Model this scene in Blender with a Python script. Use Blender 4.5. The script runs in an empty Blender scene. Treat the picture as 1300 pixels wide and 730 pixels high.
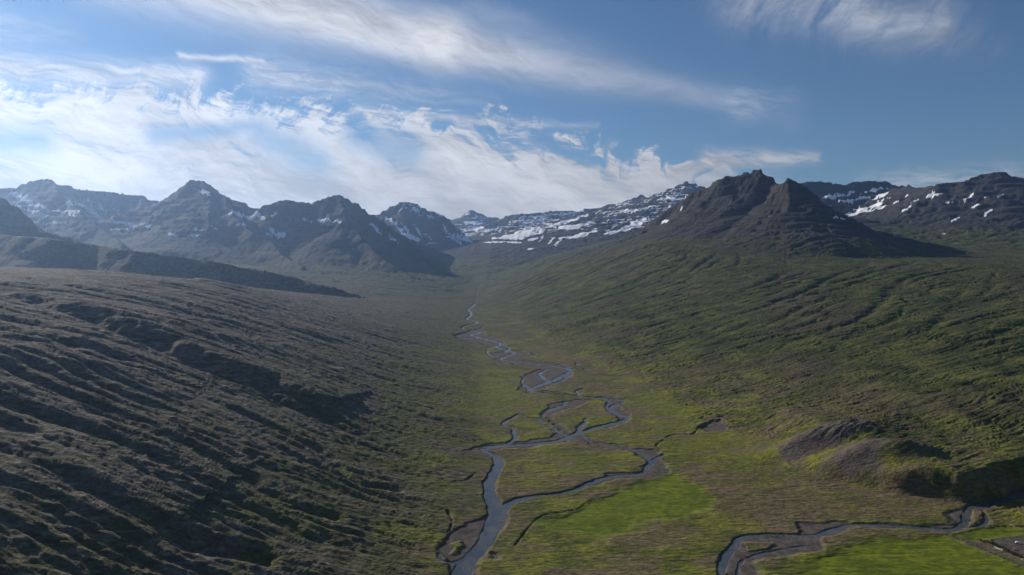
import bpy, math, random, time
import numpy as np
from mathutils import Vector
T0 = time.time()
S = bpy.context.scene
COL = S.collection

# ------------------------------------------------------------------ camera
CAM_H = 250.0
F_PX = 878.0            # focal length in pixels of the 1300 px wide photograph
HORIZON = 330.0
PITCH = math.atan((365.0 - HORIZON) / F_PX)
cam_data = bpy.data.cameras.new('camera')
cam = bpy.data.objects.new('camera', cam_data); COL.objects.link(cam)
cam.location = (0, 0, CAM_H)
cam.rotation_euler = (math.pi / 2 - PITCH, 0, 0)
cam_data.sensor_width = 36.0
cam_data.lens = 36.0 * F_PX / 1300.0
cam_data.clip_start = 1.0
cam_data.clip_end = 60000.0
S.camera = cam

# ------------------------------------------------------------------ light
SUN_AZ, SUN_EL = -47.0, 25.0          # degrees, azimuth measured from +Y towards +X
az, el = math.radians(SUN_AZ), math.radians(SUN_EL)
sun_dir = Vector((math.sin(az) * math.cos(el), math.cos(az) * math.cos(el), math.sin(el)))
sd = bpy.data.lights.new('sun', 'SUN'); sd.energy = 5.0; sd.angle = math.radians(0.5); sd.color = (1.0, 0.91, 0.78)
so = bpy.data.objects.new('sun', sd); COL.objects.link(so)
so.rotation_euler = sun_dir.to_track_quat('Z', 'Y').to_euler()
S.view_settings.view_transform = 'Standard'
S.view_settings.look = 'None'
S.view_settings.exposure = 0.0
S.view_settings.gamma = 1.0

# ------------------------------------------------------------------ node helper
class NT:
    def __init__(s, tree): s.t = tree; s.n = tree.nodes; s.l = tree.links
    def new(s, typ, **kw):
        n = s.n.new(typ)
        for k, v in kw.items(): setattr(n, k, v)
        return n
    def put(s, sock, v):
        if isinstance(v, bpy.types.NodeSocket): s.l.new(v, sock)
        elif v is not None: sock.default_value = v
    def m(s, op, a, b=None, c=None, clamp=False):
        n = s.new('ShaderNodeMath', operation=op, use_clamp=clamp)
        s.put(n.inputs[0], a)
        if b is not None: s.put(n.inputs[1], b)
        if c is not None: s.put(n.inputs[2], c)
        return n.outputs[0]
    def vm(s, op, a, b=None):
        n = s.new('ShaderNodeVectorMath', operation=op)
        s.put(n.inputs[0], a)
        if b is not None: s.put(n.inputs[1], b)
        return n.outputs[0]
    def xyz(s, x, y, z=0.0):
        n = s.new('ShaderNodeCombineXYZ')
        s.put(n.inputs[0], x); s.put(n.inputs[1], y); s.put(n.inputs[2], z)
        return n.outputs[0]
    def ss(s, v, a, b):                      # smoothstep(a, b, v)
        n = s.new('ShaderNodeMapRange', interpolation_type='SMOOTHSTEP')
        s.put(n.inputs[0], v); s.put(n.inputs[1], a); s.put(n.inputs[2], b)
        n.inputs[3].default_value = 0.0; n.inputs[4].default_value = 1.0
        return n.outputs[0]
    def lin(s, v, a, b, c=0.0, d=1.0):
        n = s.new('ShaderNodeMapRange')
        s.put(n.inputs[0], v); s.put(n.inputs[1], a); s.put(n.inputs[2], b); s.put(n.inputs[3], c); s.put(n.inputs[4], d)
        return n.outputs[0]
    def noise(s, vec, scale, detail=4.0, rough=0.55, dist=0.0, out=0):
        n = s.new('ShaderNodeTexNoise')
        s.put(n.inputs['Vector'], vec)
        n.inputs['Scale'].default_value = scale; n.inputs['Detail'].default_value = detail
        n.inputs['Roughness'].default_value = rough; n.inputs['Distortion'].default_value = dist
        return n.outputs[out]
    def mix(s, f, a, b, blend='MIX'):
        n = s.new('ShaderNodeMix', data_type='RGBA', blend_type=blend)
        s.put(n.inputs[0], f)
        for sock, v in ((n.inputs[6], a), (n.inputs[7], b)):
            if isinstance(v, tuple) and len(v) == 3: v = v + (1.0,)
            s.put(sock, v)
        return n.outputs[2]

# ------------------------------------------------------------------ sky
def px_angles(px, py):
    """photograph direction -> azimuth, elevation in degrees"""
    x = (px - 650.0) / F_PX; y = (365.0 - py) / F_PX
    c, s_ = math.cos(PITCH), math.sin(PITCH)
    dx, dy, dz = x, c + y * s_, -s_ + y * c
    return math.degrees(math.atan2(dx, dy)), math.degrees(math.atan2(dz, math.hypot(dx, dy)))

W = bpy.data.worlds.new('World'); S.world = W; W.use_nodes = True
W.node_tree.nodes.clear()
W.cycles.sampling_method = 'MANUAL'; W.cycles.sample_map_resolution = 512
def build_sky():
    n = NT(W.node_tree)
    sky = n.new('ShaderNodeTexSky', sky_type='NISHITA')
    sky.sun_disc = False
    sky.sun_elevation = el; sky.sun_rotation = az
    sky.altitude = 200.0; sky.air_density = 1.0; sky.dust_density = 0.0; sky.ozone_density = 1.6
    tc = n.new('ShaderNodeTexCoord')
    sep = n.new('ShaderNodeSeparateXYZ'); n.l.new(tc.outputs['Generated'], sep.inputs[0])
    X, Y, Z = sep.outputs
    A = n.m('MULTIPLY', n.m('ARCTAN2', X, Y), 180 / math.pi)
    E = n.m('MULTIPLY', n.m('ARCSINE', Z), 180 / math.pi)
    # warp of the cloud field
    P = n.xyz(A, E)
    w1 = n.noise(P, 0.09, 3.0, 0.55, 0.0, 1)
    w2 = n.noise(P, 0.45, 3.0, 0.6, 0.0, 1)
    wv = n.vm('ADD', n.vm('MULTIPLY', n.vm('SUBTRACT', w1, (0.5, 0.5, 0.5)), (9.0, 4.0, 0.0)),
              n.vm('MULTIPLY', n.vm('SUBTRACT', w2, (0.5, 0.5, 0.5)), (1.1, 0.5, 0.0)))
    PW = n.vm('ADD', P, wv)
    sw = n.new('ShaderNodeSeparateXYZ'); n.l.new(PW, sw.inputs[0])
    AW, EW = sw.outputs[0], sw.outputs[1]
    def rot(a_, e_, deg):
        c, s_ = math.cos(math.radians(deg)), math.sin(math.radians(deg))
        return (n.m('ADD', n.m('MULTIPLY', a_, c), n.m('MULTIPLY', e_, s_)),
                n.m('SUBTRACT', n.m('MULTIPLY', e_, c), n.m('MULTIPLY', a_, s_)))
    def fibre(deg, su, sv, det=5.0, rough=0.6, warped=True, z=0.0):
        a_, b_ = rot(AW if warped else A, EW if warped else E, deg)
        return n.noise(n.xyz(n.m('MULTIPLY', a_, su), n.m('MULTIPLY', b_, sv), z), 1.0, det, rough)
    f_a = fibre(-12, 0.075, 0.60, 5.0, 0.64)              # long streaks of the bank
    f_b = fibre(-34, 0.13, 0.95, 5.0, 0.64, z=7.0)        # fall streaks curving down to the right
    f_c = fibre(-8, 0.45, 2.4, 5.0, 0.66, z=3.0)
    f_d = fibre(58, 0.22, 0.62, 5.0, 0.66, z=11.0)
    f_big = fibre(-10, 0.07, 0.24, 3.0, 0.5, z=5.0)
    f_soft = fibre(-16, 0.04, 0.5, 3.0, 0.5, True, 13.0)
    def capsule(p0, p1, w0, w1, aa=None, ee=None):
        """soft band between two photograph points, half widths in degrees"""
        a0, e0 = px_angles(*p0); a1, e1 = px_angles(*p1)
        dx, dy = a1 - a0, e1 - e0; L2 = dx * dx + dy * dy
        aa = AWs if aa is None else aa; ee = EWs if ee is None else ee
        ax = n.m('SUBTRACT', aa, a0); ey = n.m('SUBTRACT', ee, e0)
        t = n.m('DIVIDE', n.m('ADD', n.m('MULTIPLY', ax, dx), n.m('MULTIPLY', ey, dy)), L2, clamp=True)
        qx = n.m('SUBTRACT', ax, n.m('MULTIPLY', t, dx)); qy = n.m('SUBTRACT', ey, n.m('MULTIPLY', t, dy))
        d2 = n.m('ADD', n.m('MULTIPLY', qx, qx), n.m('MULTIPLY', qy, qy))
        wd = n.m('ADD', w0, n.m('MULTIPLY', t, w1 - w0))
        g = n.m('EXPONENT', n.m('MULTIPLY', n.m('DIVIDE', d2, n.m('MULTIPLY', wd, wd)), -1.0))
        return g, t
    # gentle warp for the shaped bands
    g_w = n.vm('MULTIPLY', n.vm('SUBTRACT', w2, (0.5, 0.5, 0.5)), (1.2, 0.9, 0.0))
    sgw = n.new('ShaderNodeSeparateXYZ'); n.l.new(n.vm('ADD', P, g_w), sgw.inputs[0])
    AWs, EWs = sgw.outputs[0], sgw.outputs[1]
    dens = []
    def clean(p0, p1, w0, w1, amp0, amp1):
        g, t = capsule(p0, p1, w0, w1, n.m('ADD', A, n.m('MULTIPLY', n.m('SUBTRACT', f_big, 0.5), 1.2)), n.m('ADD', E, n.m('MULTIPLY', n.m('SUBTRACT', f_soft, 0.5), 0.9)))
        g = n.m('SUBTRACT', 1.0, n.m('POWER', n.m('SUBTRACT', 1.0, g), 1.5))
        a_ = n.m('MULTIPLY', g, n.m('ADD', amp0, n.m('MULTIPLY', t, amp1 - amp0)))
        dens.append(n.m('MULTIPLY', a_, n.lin(f_soft, 0.25, 0.6, 0.86, 1.0)))
    def band(p0, p1, w0, w1, amp0, amp1, tex=None, lo=0.3, hi=0.7, keep=0.0):
        g, t = capsule(p0, p1, w0, w1)
        a_ = n.m('MULTIPLY', g, n.m('ADD', amp0, n.m('MULTIPLY', t, amp1 - amp0)))
        if tex is not None:
            k = n.lin(tex, lo, hi, keep, 1.0)
            a_ = n.m('MULTIPLY', a_, k)
        dens.append(a_)
    clean((130, -66), (560, 52), 2.4, 1.7, 0.98, 0.92)     # great band from the top
    clean((560, 52), (930, 128), 1.7, 0.6, 0.84, 0.15)
    band((600, 5), (1000, 150), 1.0, 1.2, 0.20, 0.06, f_soft, 0.2, 0.6, 0.3)
    band((-200, 72), (250, 98), 1.0, 0.8, 1.0, 0.8, f_c, 0.28, 0.55, 0.35)
    band((-200, 12), (90, 45), 1.3, 0.8, 0.85, 0.15, f_c, 0.3, 0.58, 0.25)
    band((330, 92), (620, 128), 1.1, 0.7, 0.75, 0.15, f_c, 0.3, 0.62, 0.25)
    band((230, 71), (335, 78), 0.25, 0.2, 0.8, 0.6)
    band((900, 204), (1035, 200), 0.75, 0.4, 1.0, 0.7, f_c, 0.3, 0.55, 0.3)
    band((950, -20), (1180, 30), 2.4, 1.9, 0.62, 0.42, f_d, 0.35, 0.66, 0.12)
    band((1100, 20), (1260, 60), 1.5, 1.0, 0.35, 0.1, f_d, 0.35, 0.7, 0.1)
    band((940, 130), (1010, 128), 1.2, 0.8, 0.25, 0.1, f_c, 0.35, 0.6, 0.1)
    band((450, 140), (760, 160), 0.45, 0.25, 0.8, 0.3, f_c, 0.3, 0.6, 0.1)
    band((1100, 238), (1400, 212), 0.9, 0.8, 0.45, 0.35, f_c, 0.35, 0.6, 0.1)
    # the great bank: everything below an edge that falls to the right
    edge_pts = [(-250, 95), (0, 98), (120, 112), (300, 128), (450, 142), (570, 150), (650, 152), (700, 178), (780, 190), (850, 200), (960, 222), (1100, 262)]
    cr = n.new('ShaderNodeFloatCurve')
    c = cr.mapping.curves[0]
    an = [px_angles(*p) for p in edge_pts]
    A0, A1, E1 = -50.0, 40.0, 20.0
    pts = [((a - A0) / (A1 - A0), e / E1) for a, e in an]
    while len(c.points) < len(pts): c.points.new(0.5, 0.5)
    for q, (a, e) in zip(c.points, pts): q.location = (max(0, min(1, a)), max(0, min(1, e)))
    cr.mapping.update()
    n.put(cr.inputs[1], n.lin(AWs, A0, A1))
    edge = n.m('MULTIPLY', cr.outputs[0], E1)
    below = n.m('SUBTRACT', edge, EW)
    ragged = n.m('ADD', n.m('ADD', below, n.lin(f_d, 0.3, 0.7, -1.7, 1.7)), n.lin(f_c, 0.3, 0.7, -0.6, 0.6))
    bank = n.ss(ragged, -0.4, 1.2)
    bank_in = n.ss(A, 24.0, 12.0)
    body = n.m('ADD', n.m('MULTIPLY', f_a, 0.50), n.m('MULTIPLY', f_b, 0.50))
    body = n.m('ADD', body, n.m('MULTIPLY', n.m('SUBTRACT', f_c, 0.5), 0.40))
    body = n.m('ADD', body, n.m('MULTIPLY', n.m('SUBTRACT', f_big, 0.5), 0.45))
    low = n.ss(E, 11.5, 3.5)                     # denser towards the horizon
    leftn = n.ss(A, 5.0, -34.0)
    thr = n.m('SUBTRACT', n.m('SUBTRACT', 0.485, n.m('MULTIPLY', low, 0.17)), n.m('MULTIPLY', leftn, 0.07))
    bd = n.ss(body, n.m('SUBTRACT', thr, 0.085), n.m('ADD', thr, 0.085))
    # blue holes
    hole = None
    for p0, p1, w in (((330, 168), (400, 205), 1.5), ((455, 172), (520, 192), 1.4), ((0, 178), (50, 180), 1.0), ((200, 172), (330, 160), 0.7)):
        g, t = capsule(p0, p1, w, w)
        hole = g if hole is None else n.m('MAXIMUM', hole, g)
    bd = n.m('MULTIPLY', bd, n.m('SUBTRACT', 1.0, n.m('MULTIPLY', hole, 0.70)))
    bank_d = n.m('MULTIPLY', n.m('MULTIPLY', bank, bd), bank_in)
    above = n.ss(E, -1.0, 0.3)
    d = n.m('MULTIPLY', bank_d, 0.97)
    for a_ in dens:
        d = n.m('SUBTRACT', 1.0, n.m('MULTIPLY', n.m('SUBTRACT', 1.0, d), n.m('SUBTRACT', 1.0, a_)))
    # thin cirrus elsewhere in the sky, so that it goes on outside the frame
    high = n.m('MULTIPLY', n.ss(fibre(-10, 0.03, 0.09, 4.0, 0.6, z=21.0), 0.52, 0.75), n.ss(E, 24.0, 34.0))
    back = n.m('MULTIPLY', n.ss(fibre(-4, 0.03, 0.12, 4.0, 0.6, z=29.0), 0.5, 0.7), n.ss(n.m('ABSOLUTE', A), 50.0, 80.0))
    d = n.m('MAXIMUM', d, n.m('MULTIPLY', n.m('MAXIMUM', high, back), 0.22))
    d = n.m('MULTIPLY', d, above, clamp=True)
    # clouds glow towards the sun
    dot = n.new('ShaderNodeVectorMath', operation='DOT_PRODUCT')
    n.l.new(tc.outputs['Generated'], dot.inputs[0]); dot.inputs[1].default_value = tuple(sun_dir)
    ph = n.m('POWER', n.m('MAXIMUM', dot.outputs[1], 0.0), 5.0)
    lum = n.m('ADD', CLOUD_BASE, n.m('MULTIPLY', ph, CLOUD_GLOW))
    lum = n.m('MULTIPLY', lum, n.lin(n.m('ADD', n.m('MULTIPLY', body, 0.5), n.m('MULTIPLY', n.noise(n.vm('MULTIPLY', PW, (0.6, 2.0, 1.0)), 0.12, 5.0, 0.55), 0.5)), 0.40, 0.58, 0.66, 1.14))
    lowc = n.ss(E, 12.0, 1.0)
    ccol = n.mix(lowc, (0.97, 0.98, 1.03), (1.0, 0.97, 0.945))
    cc = n.vm('SCALE', ccol); n.l.new(lum, cc.node.inputs[3])
    skyc = n.mix(1.0, sky.outputs[0], SKY_TINT, 'MULTIPLY')
    out_c = n.mix(d, skyc, cc)
    bg = n.new('ShaderNodeBackground'); n.l.new(out_c, bg.inputs[0]); bg.inputs[1].default_value = SKY_STRENGTH
    wo = n.new('ShaderNodeOutputWorld'); n.l.new(bg.outputs[0], wo.inputs[0])
SKY_STRENGTH = 0.070
SKY_TINT = (0.62, 0.80, 1.0)
CLOUD_BASE, CLOUD_GLOW = 9.6, 2.2
build_sky()

# ------------------------------------------------------------------ numpy noise
def _hash(ix, iy, seed):
    h = (ix.astype(np.uint32) * np.uint32(374761393) + iy.astype(np.uint32) * np.uint32(668265263) + np.uint32(seed * 974711 + 17))
    h = (h ^ (h >> np.uint32(13))) * np.uint32(1274126177)
    h ^= (h >> np.uint32(16))
    return h
_ang = np.linspace(0, 2 * np.pi, 256, endpoint=False)
GX, GY = np.cos(_ang).astype(np.float32), np.sin(_ang).astype(np.float32)
def perlin(x, y, seed=0):
    x = np.asarray(x, np.float32); y = np.asarray(y, np.float32)
    ix = np.floor(x); iy = np.floor(y)
    fx = x - ix; fy = y - iy
    ix = ix.astype(np.int32); iy = iy.astype(np.int32)
    u = fx * fx * fx * (fx * (fx * 6 - 15) + 10); v = fy * fy * fy * (fy * (fy * 6 - 15) + 10)
    def g(dx, dy):
        h = _hash(ix + dx, iy + dy, seed) & np.uint32(255)
        return GX[h] * (fx - dx) + GY[h] * (fy - dy)
    a = g(0, 0); b = g(1, 0); c = g(0, 1); d = g(1, 1)
    a = a + u * (b - a); c = c + u * (d - c)
    return (a + v * (c - a)) * 1.5
def fbm(x, y, oct=4, seed=0, gain=0.5, ridged=False):
    s = 0; amp = 1.0; tot = 0
    for o in range(oct):
        p = perlin(x * 2 ** o + 13.7 * o, y * 2 ** o - 7.1 * o, seed + o)
        if ridged: p = 1 - 2 * np.abs(p)
        s = s + p * amp; tot += amp; amp *= gain
    return s / tot
def sstep(a, b, v):
    t = np.clip((v - a) / (b - a), 0, 1); return t * t * (3 - 2 * t)

# ------------------------------------------------------------------ large shape of the valley
class Grid:
    def __init__(s, x0, x1, y0, y1, d):
        s.x0, s.y0, s.d = x0, y0, d
        s.xs = np.arange(x0, x1 + d, d, dtype=np.float32); s.ys = np.arange(y0, y1 + d, d, dtype=np.float32)
        s.X, s.Y = np.meshgrid(s.xs, s.ys)
        s.Z = np.zeros_like(s.X)
    def sample(s, x, y, Z=None):
        Z = s.Z if Z is None else Z
        u = np.clip((np.asarray(x) - s.x0) / s.d, 0, len(s.xs) - 1.001); v = np.clip((np.asarray(y) - s.y0) / s.d, 0, len(s.ys) - 1.001)
        i = u.astype(np.int32); j = v.astype(np.int32); fu = (u - i).astype(np.float32); fv = (v - j).astype(np.float32)
        return (Z[j, i] * (1 - fu) + Z[j, i + 1] * fu) * (1 - fv) + (Z[j + 1, i] * (1 - fu) + Z[j + 1, i + 1] * fu) * fv
def blur(a, sig):
    r = int(3 * sig + 1); k = np.exp(-0.5 * (np.arange(-r, r + 1) / sig) ** 2); k = (k / k.sum()).astype(np.float32)
    p = np.pad(a, ((r, r), (0, 0)), 'edge'); o = np.zeros_like(a)
    for i, w in enumerate(k): o += w * p[i:i + a.shape[0]]
    p = np.pad(o, ((0, 0), (r, r)), 'edge'); o2 = np.zeros_like(a)
    for i, w in enumerate(k): o2 += w * p[:, i:i + a.shape[1]]
    return o2

STATIONS = [
 (-600, [(-5000, 420), (-2500, 330), (-1200, 250), (-600, 175), (-400, 115), (-200, 45), (-70, 0), (0, -5), (700, -5), (900, 25), (1300, 110), (2200, 220), (6000, 400)]),
 (250, [(-5000, 420), (-2500, 330), (-1200, 250), (-600, 188), (-400, 120), (-260, 62), (-170, 27), (-110, 9), (-70, 2), (0, -3), (620, -3), (800, 22), (1200, 100), (2000, 200), (6000, 400)]),
 (700, [(-5000, 400), (-3000, 340), (-1200, 245), (-700, 203), (-500, 158), (-300, 82), (-200, 42), (-130, 17), (-66, 4), (-20, 0), (480, 0), (700, 20), (1000, 68), (1500, 150), (2200, 220), (6000, 420)]),
 (1000, [(-5000, 400), (-3000, 320), (-1300, 242), (-800, 210), (-550, 160), (-300, 74), (-190, 36), (-120, 17), (-66, 7), (0, 4), (290, 5), (520, 30), (800, 84), (1200, 155), (1800, 215), (6000, 450)]),
 (1400, [(-5000, 400), (-3000, 300), (-1400, 240), (-900, 216), (-620, 172), (-350, 85), (-220, 44), (-140, 23), (-80, 13), (-20, 10), (235, 12), (500, 58), (800, 110), (1300, 180), (1900, 226), (6000, 480)]),
 (1900, [(-5000, 380), (-3000, 290), (-1700, 240), (-1100, 221), (-800, 188), (-500, 112), (-300, 58), (-190, 34), (-130, 26), (-90, 23), (100, 24), (400, 98), (800, 165), (1300, 222), (2000, 245), (6000, 520)]),
 (2400, [(-5000, 380), (-3200, 290), (-1900, 228), (-1400, 200), (-1000, 164), (-600, 104), (-350, 62), (-160, 38), (40, 40), (400, 146), (800, 228), (1300, 245), (2200, 258), (6000, 560)]),
 (3000, [(-5000, 380), (-3500, 260), (-2200, 190), (-1400, 150), (-700, 98), (-400, 72), (-200, 54), (-100, 52), (-20, 60), (360, 222), (620, 316), (1000, 335), (1300, 275), (2200, 285), (3500, 400), (6000, 600)]),
 (3600, [(-5000, 400), (-3500, 220), (-2200, 190), (-1300, 158), (-700, 120), (-400, 90), (-260, 76), (-170, 76), (-140, 80), (380, 280), (640, 380), (900, 450), (1300, 430), (2200, 330), (3500, 450), (6000, 620)]),
 (4500, [(-6000, 330), (-4500, 290), (-2500, 240), (-1500, 205), (-800, 168), (-450, 130), (-280, 111), (-200, 110), (-120, 118), (300, 275), (900, 430), (1500, 470), (2500, 500), (4000, 600), (7000, 700)]),
 (5800, [(-7000, 440), (-5000, 420), (-2500, 380), (-1300, 330), (-700, 240), (-400, 172), (-280, 170), (-180, 172), (300, 290), (900, 420), (1800, 540), (3000, 620), (7000, 700)]),
 (7500, [(-8000, 560), (-2500, 540), (-1300, 450), (-800, 350), (-400, 262), (-200, 262), (100, 290), (700, 420), (1500, 600), (2500, 700), (8000, 800)]),
 (9000, [(-8000, 700), (-2500, 580), (-1200, 500), (-600, 430), (-100, 420), (400, 480), (1000, 610), (2000, 760), (8000, 850)]),
 (10500, [(-8000, 700), (-1500, 690), (-600, 690), (0, 690), (700, 740), (2000, 850), (8000, 850)]),
 (15000, [(-8000, 600), (8000, 600)]),
]
FLOOR_L = ([-600, 250, 700, 1000, 1400, 1900, 2400, 3000, 3600, 4500, 5800, 7500], [-70, -70, -60, -60, -75, -120, -165, -200, -250, -280, -300, -330])
FLOOR_R = ([-600, 250, 700, 1000, 1400, 1900, 2400, 3000, 3600, 4500, 5800, 7500], [680, 600, 470, 290, 235, 100, 20, -80, -150, -190, -200, -200])

def P3(px, py, Yd):
    """photograph point at distance Yd along the view axis -> world point"""
    x = (px - 650.0) / F_PX; y = (365.0 - py) / F_PX
    c, s_ = math.cos(PITCH), math.sin(PITCH)
    dx, dy, dz = x, c + y * s_, -s_ + y * c
    k = Yd / dy
    return (dx * k, Yd, CAM_H + dz * k)

# ridges: name, blend id, list of photograph points with distance, cliff slope, cliff width, lower slope
def R_(pts, Y): return [(p[0], p[1], p[2] if len(p) > 2 else Y) for p in pts]
RIDGES = [
 ('far_left', 1, R_([(-420, 205), (-300, 215), (-150, 232), (-60, 240), (0, 241), (18, 240), (24, 236), (45, 231), (62, 229), (78, 237), (100, 243), (140, 247), (181, 251), (186, 256), (203, 257)], 6200), (1.1, 130, 0.66, 500, 0.52)),
 ('horn', 2, R_([(203, 257), (216, 250), (232, 239), (243, 232), (258, 234), (267, 239), (275, 248), (300, 258), (320, 266), (336, 265)], 5900), (1.0, 150, 0.68, 500, 0.52)),
 ('horn', 2, R_([(258, 236, 5850), (262, 262, 5450), (268, 300, 4950)], 5800), (0.7, 120, 0.45, 400, 0.30)),
 ('horn', 2, R_([(268, 240, 5850), (285, 262, 5500), (320, 292, 5050), (360, 320, 4600), (385, 338, 4250)], 5800), (0.8, 80, 0.55, 400, 0.45)),
 ('far_left', 1, R_([(62, 229, 6200), (85, 258, 5600), (120, 288, 5000), (160, 310, 4500)], 6200), (0.8, 80, 0.55, 400, 0.45)),
 ('far_left', 1, R_([(181, 251, 6200), (200, 275, 5700), (235, 305, 5100)], 6200), (0.8, 80, 0.55, 400, 0.45)),
 ('twin', 3, R_([(430, 251, 5600), (440, 280, 5250), (470, 315, 4850), (510, 345, 4450), (545, 362, 4150)], 5600), (0.8, 80, 0.55, 350, 0.42)),
 ('twin', 3, R_([(336, 264), (350, 259), (362, 256), (375, 261), (398, 263), (402, 258), (418, 252), (430, 251), (442, 256), (446, 261), (453, 259), (462, 267), (470, 273, 5550), (495, 290, 5450), (522, 312, 5350), (550, 335, 5250), (580, 357, 5150)], 5600), (1.0, 120, 0.66, 500, 0.50)),
 ('dome', 4, R_([(470, 277), (480, 273), (495, 264), (515, 257), (530, 261), (540, 267), (555, 271), (568, 280, 7400), (590, 300, 7150), (612, 321, 6850), (636, 339, 6500)], 7500), (1.0, 150, 0.68, 550, 0.48)),
 ('tooth', 5, R_([(560, 284), (583, 277), (592, 271), (599, 268), (606, 272), (618, 276), (632, 279)], 11500), (0.7, 200, 0.35, 500, 0.22)),
 ('snowy', 6, R_([(625, 284, 10500), (644, 276), (656, 273.5), (697, 270.6), (738, 268.5), (758, 266), (771, 262.5), (796, 259.5), (804, 259), (808, 254), (814, 249.5), (818, 253), (821, 256), (834, 254.6, 8900), (854, 245.7, 8600), (864.6, 238, 8400), (872, 232.5, 8300), (887, 236.8, 8200), (910, 246, 8100), (960, 256, 8000)], 9500), (0.55, 150, 0.34, 700, 0.22)),
 ('pyramid', 7, R_([(620, 378, 4000), (660, 357, 3900), (700, 338, 3850), (740, 322, 3800), (775, 306, 3750), (810, 290, 3700), (840, 275, 3650), (872, 258, 3600), (887, 248, 3550), (912, 235.5, 3500), (922, 228, 3480), (925, 226, 3470), (929, 227, 3460), (938, 223, 3450), (948, 221, 3430), (963, 221, 3400), (976, 229, 3350), (983, 237, 3300), (988, 237, 3250), (996, 231, 3150), (1001, 229, 3120), (1009, 231, 3100), (1026, 243, 3080), (1044, 258, 3060), (1052, 270, 3050), (1065, 280, 3040), (1088, 293, 3000), (1120, 303, 3000)], 3400), (1.05, 100, 0.62, 220, 0.44)),
 ('pyramid', 7, R_([(1001, 230, 3120), (1000, 262, 2980), (1006, 285, 2880)], 3000), (0.9, 100, 0.55, 250, 0.28)),
 ('plateau', 8, R_([(990, 240), (1015, 235.5), (1038, 234), (1071, 236), (1100, 233), (1122, 231), (1128, 233), (1137, 239), (1153, 241)], 5900), (0.85, 140, 0.42, 500, 0.25)),
 ('right', 9, R_([(1100, 262, 5600), (1137, 241, 5500), (1153, 240.6, 5300), (1173, 242, 5100), (1191, 239), (1224, 230.5), (1246, 224), (1266, 220), (1280, 226), (1300, 228), (1360, 234), (1480, 226), (1600, 235)], 4700), (0.6, 150, 0.40, 600, 0.25)),
 ('ledge', 10, R_([(-350, 250, 3500), (-120, 275, 3200), (0, 297, 3000), (60, 302, 2930), (100, 307, 2950), (180, 317, 2840), (250, 328, 2860), (268, 331, 2840), (300, 337, 2900), (340, 344, 2840), (385, 354, 2880), (425, 365, 2820), (460, 378, 2850), (495, 392, 2850)], 2900), (0.85, 100, 0.55, 120, 0.2)),
 ('knoll', 11, R_([(-500, 170, 3600), (-120, 215, 3500), (0, 256), (22, 268), (45, 284), (60, 293, 3400), (90, 301, 3350), (130, 312, 3250), (190, 328, 3150), (260, 345, 3100)], 3500), (0.9, 130, 0.66, 420, 0.5)),
]
def ridge_height(X, Y, pts, prof):
    W3 = [P3(*p) for p in pts]
    s0, d0, s1, d1, s2 = prof
    best = np.full(X.shape, -1e9, np.float32)
    for (ax, ay, az_), (bx, by, bz) in zip(W3[:-1], W3[1:]):
        dx, dy = bx - ax, by - ay; L2 = dx * dx + dy * dy + 1e-6
        t = np.clip(((X - ax) * dx + (Y - ay) * dy) / L2, 0, 1)
        d = np.hypot(X - ax - t * dx, Y - ay - t * dy)
        h = az_ + t * (bz - az_)
        drop = np.where(d < d0, s0 * d, s0 * d0 + np.where(d < d0 + d1, s1 * (d - d0), s1 * d1 + s2 * (d - d0 - d1)))
        best = np.maximum(best, h - drop)
    return best

C = Grid(-8200, 6800, -200, 13000, 13.0)
def macro_grid(G):
    ys = np.array([s[0] for s in STATIONS], float)
    prof = np.stack([np.interp(G.xs, [p[0] for p in st[1]], [p[1] for p in st[1]]) for st in STATIONS]).astype(np.float32)
    k = np.clip(np.searchsorted(ys, G.ys) - 1, 0, len(ys) - 2)
    t = ((G.ys - ys[k]) / (ys[k + 1] - ys[k])).astype(np.float32)[:, None]
    t = np.clip(t, 0, 1)
    return prof[k] * (1 - t) + prof[k + 1] * t
Zb = blur(macro_grid(C), 3.2)
wx = fbm(C.X / 420, C.Y / 420, 4, 31) * 70
wy = fbm(C.X / 420, C.Y / 420, 4, 47) * 70
OWNER = np.zeros(C.X.shape, np.int8)
Zm = Zb.copy()
for name, oid, pts, prof in RIDGES:
    far = 1.0
    # the warp dies out on the crest line itself so that the skyline stays put
    h0 = ridge_height(C.X, C.Y, pts, prof)
    h1 = ridge_height(C.X + wx * far, C.Y + wy * far, pts, prof)
    k = sstep(0, 160, np.max([p[1] * 0 + P3(*p)[2] for p in pts]) - h0)
    h = h0 * (1 - k) + h1 * k
    near = sstep(0, 60, h - (Zm - 30))
    m = h > Zm
    kk = 14.0
    # smooth union
    e = np.clip(0.5 + 0.5 * (h - Zm) / kk, 0, 1)
    Zm = Zm * (1 - e) + h * e + kk * e * (1 - e)
    OWNER[m] = oid
print('macro', round(time.time() - T0, 1))

# floor mask (1 on the valley bottom)
def floor_mask(x, y, soft=45.0):
    l = np.interp(y, *FLOOR_L); r = np.interp(y, *FLOOR_R)
    w = soft
    return sstep(-w * 0.6, w * 0.7, x - l) * sstep(-w * 0.6, w * 0.7, r - x) * sstep(7600, 6500, y)

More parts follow.
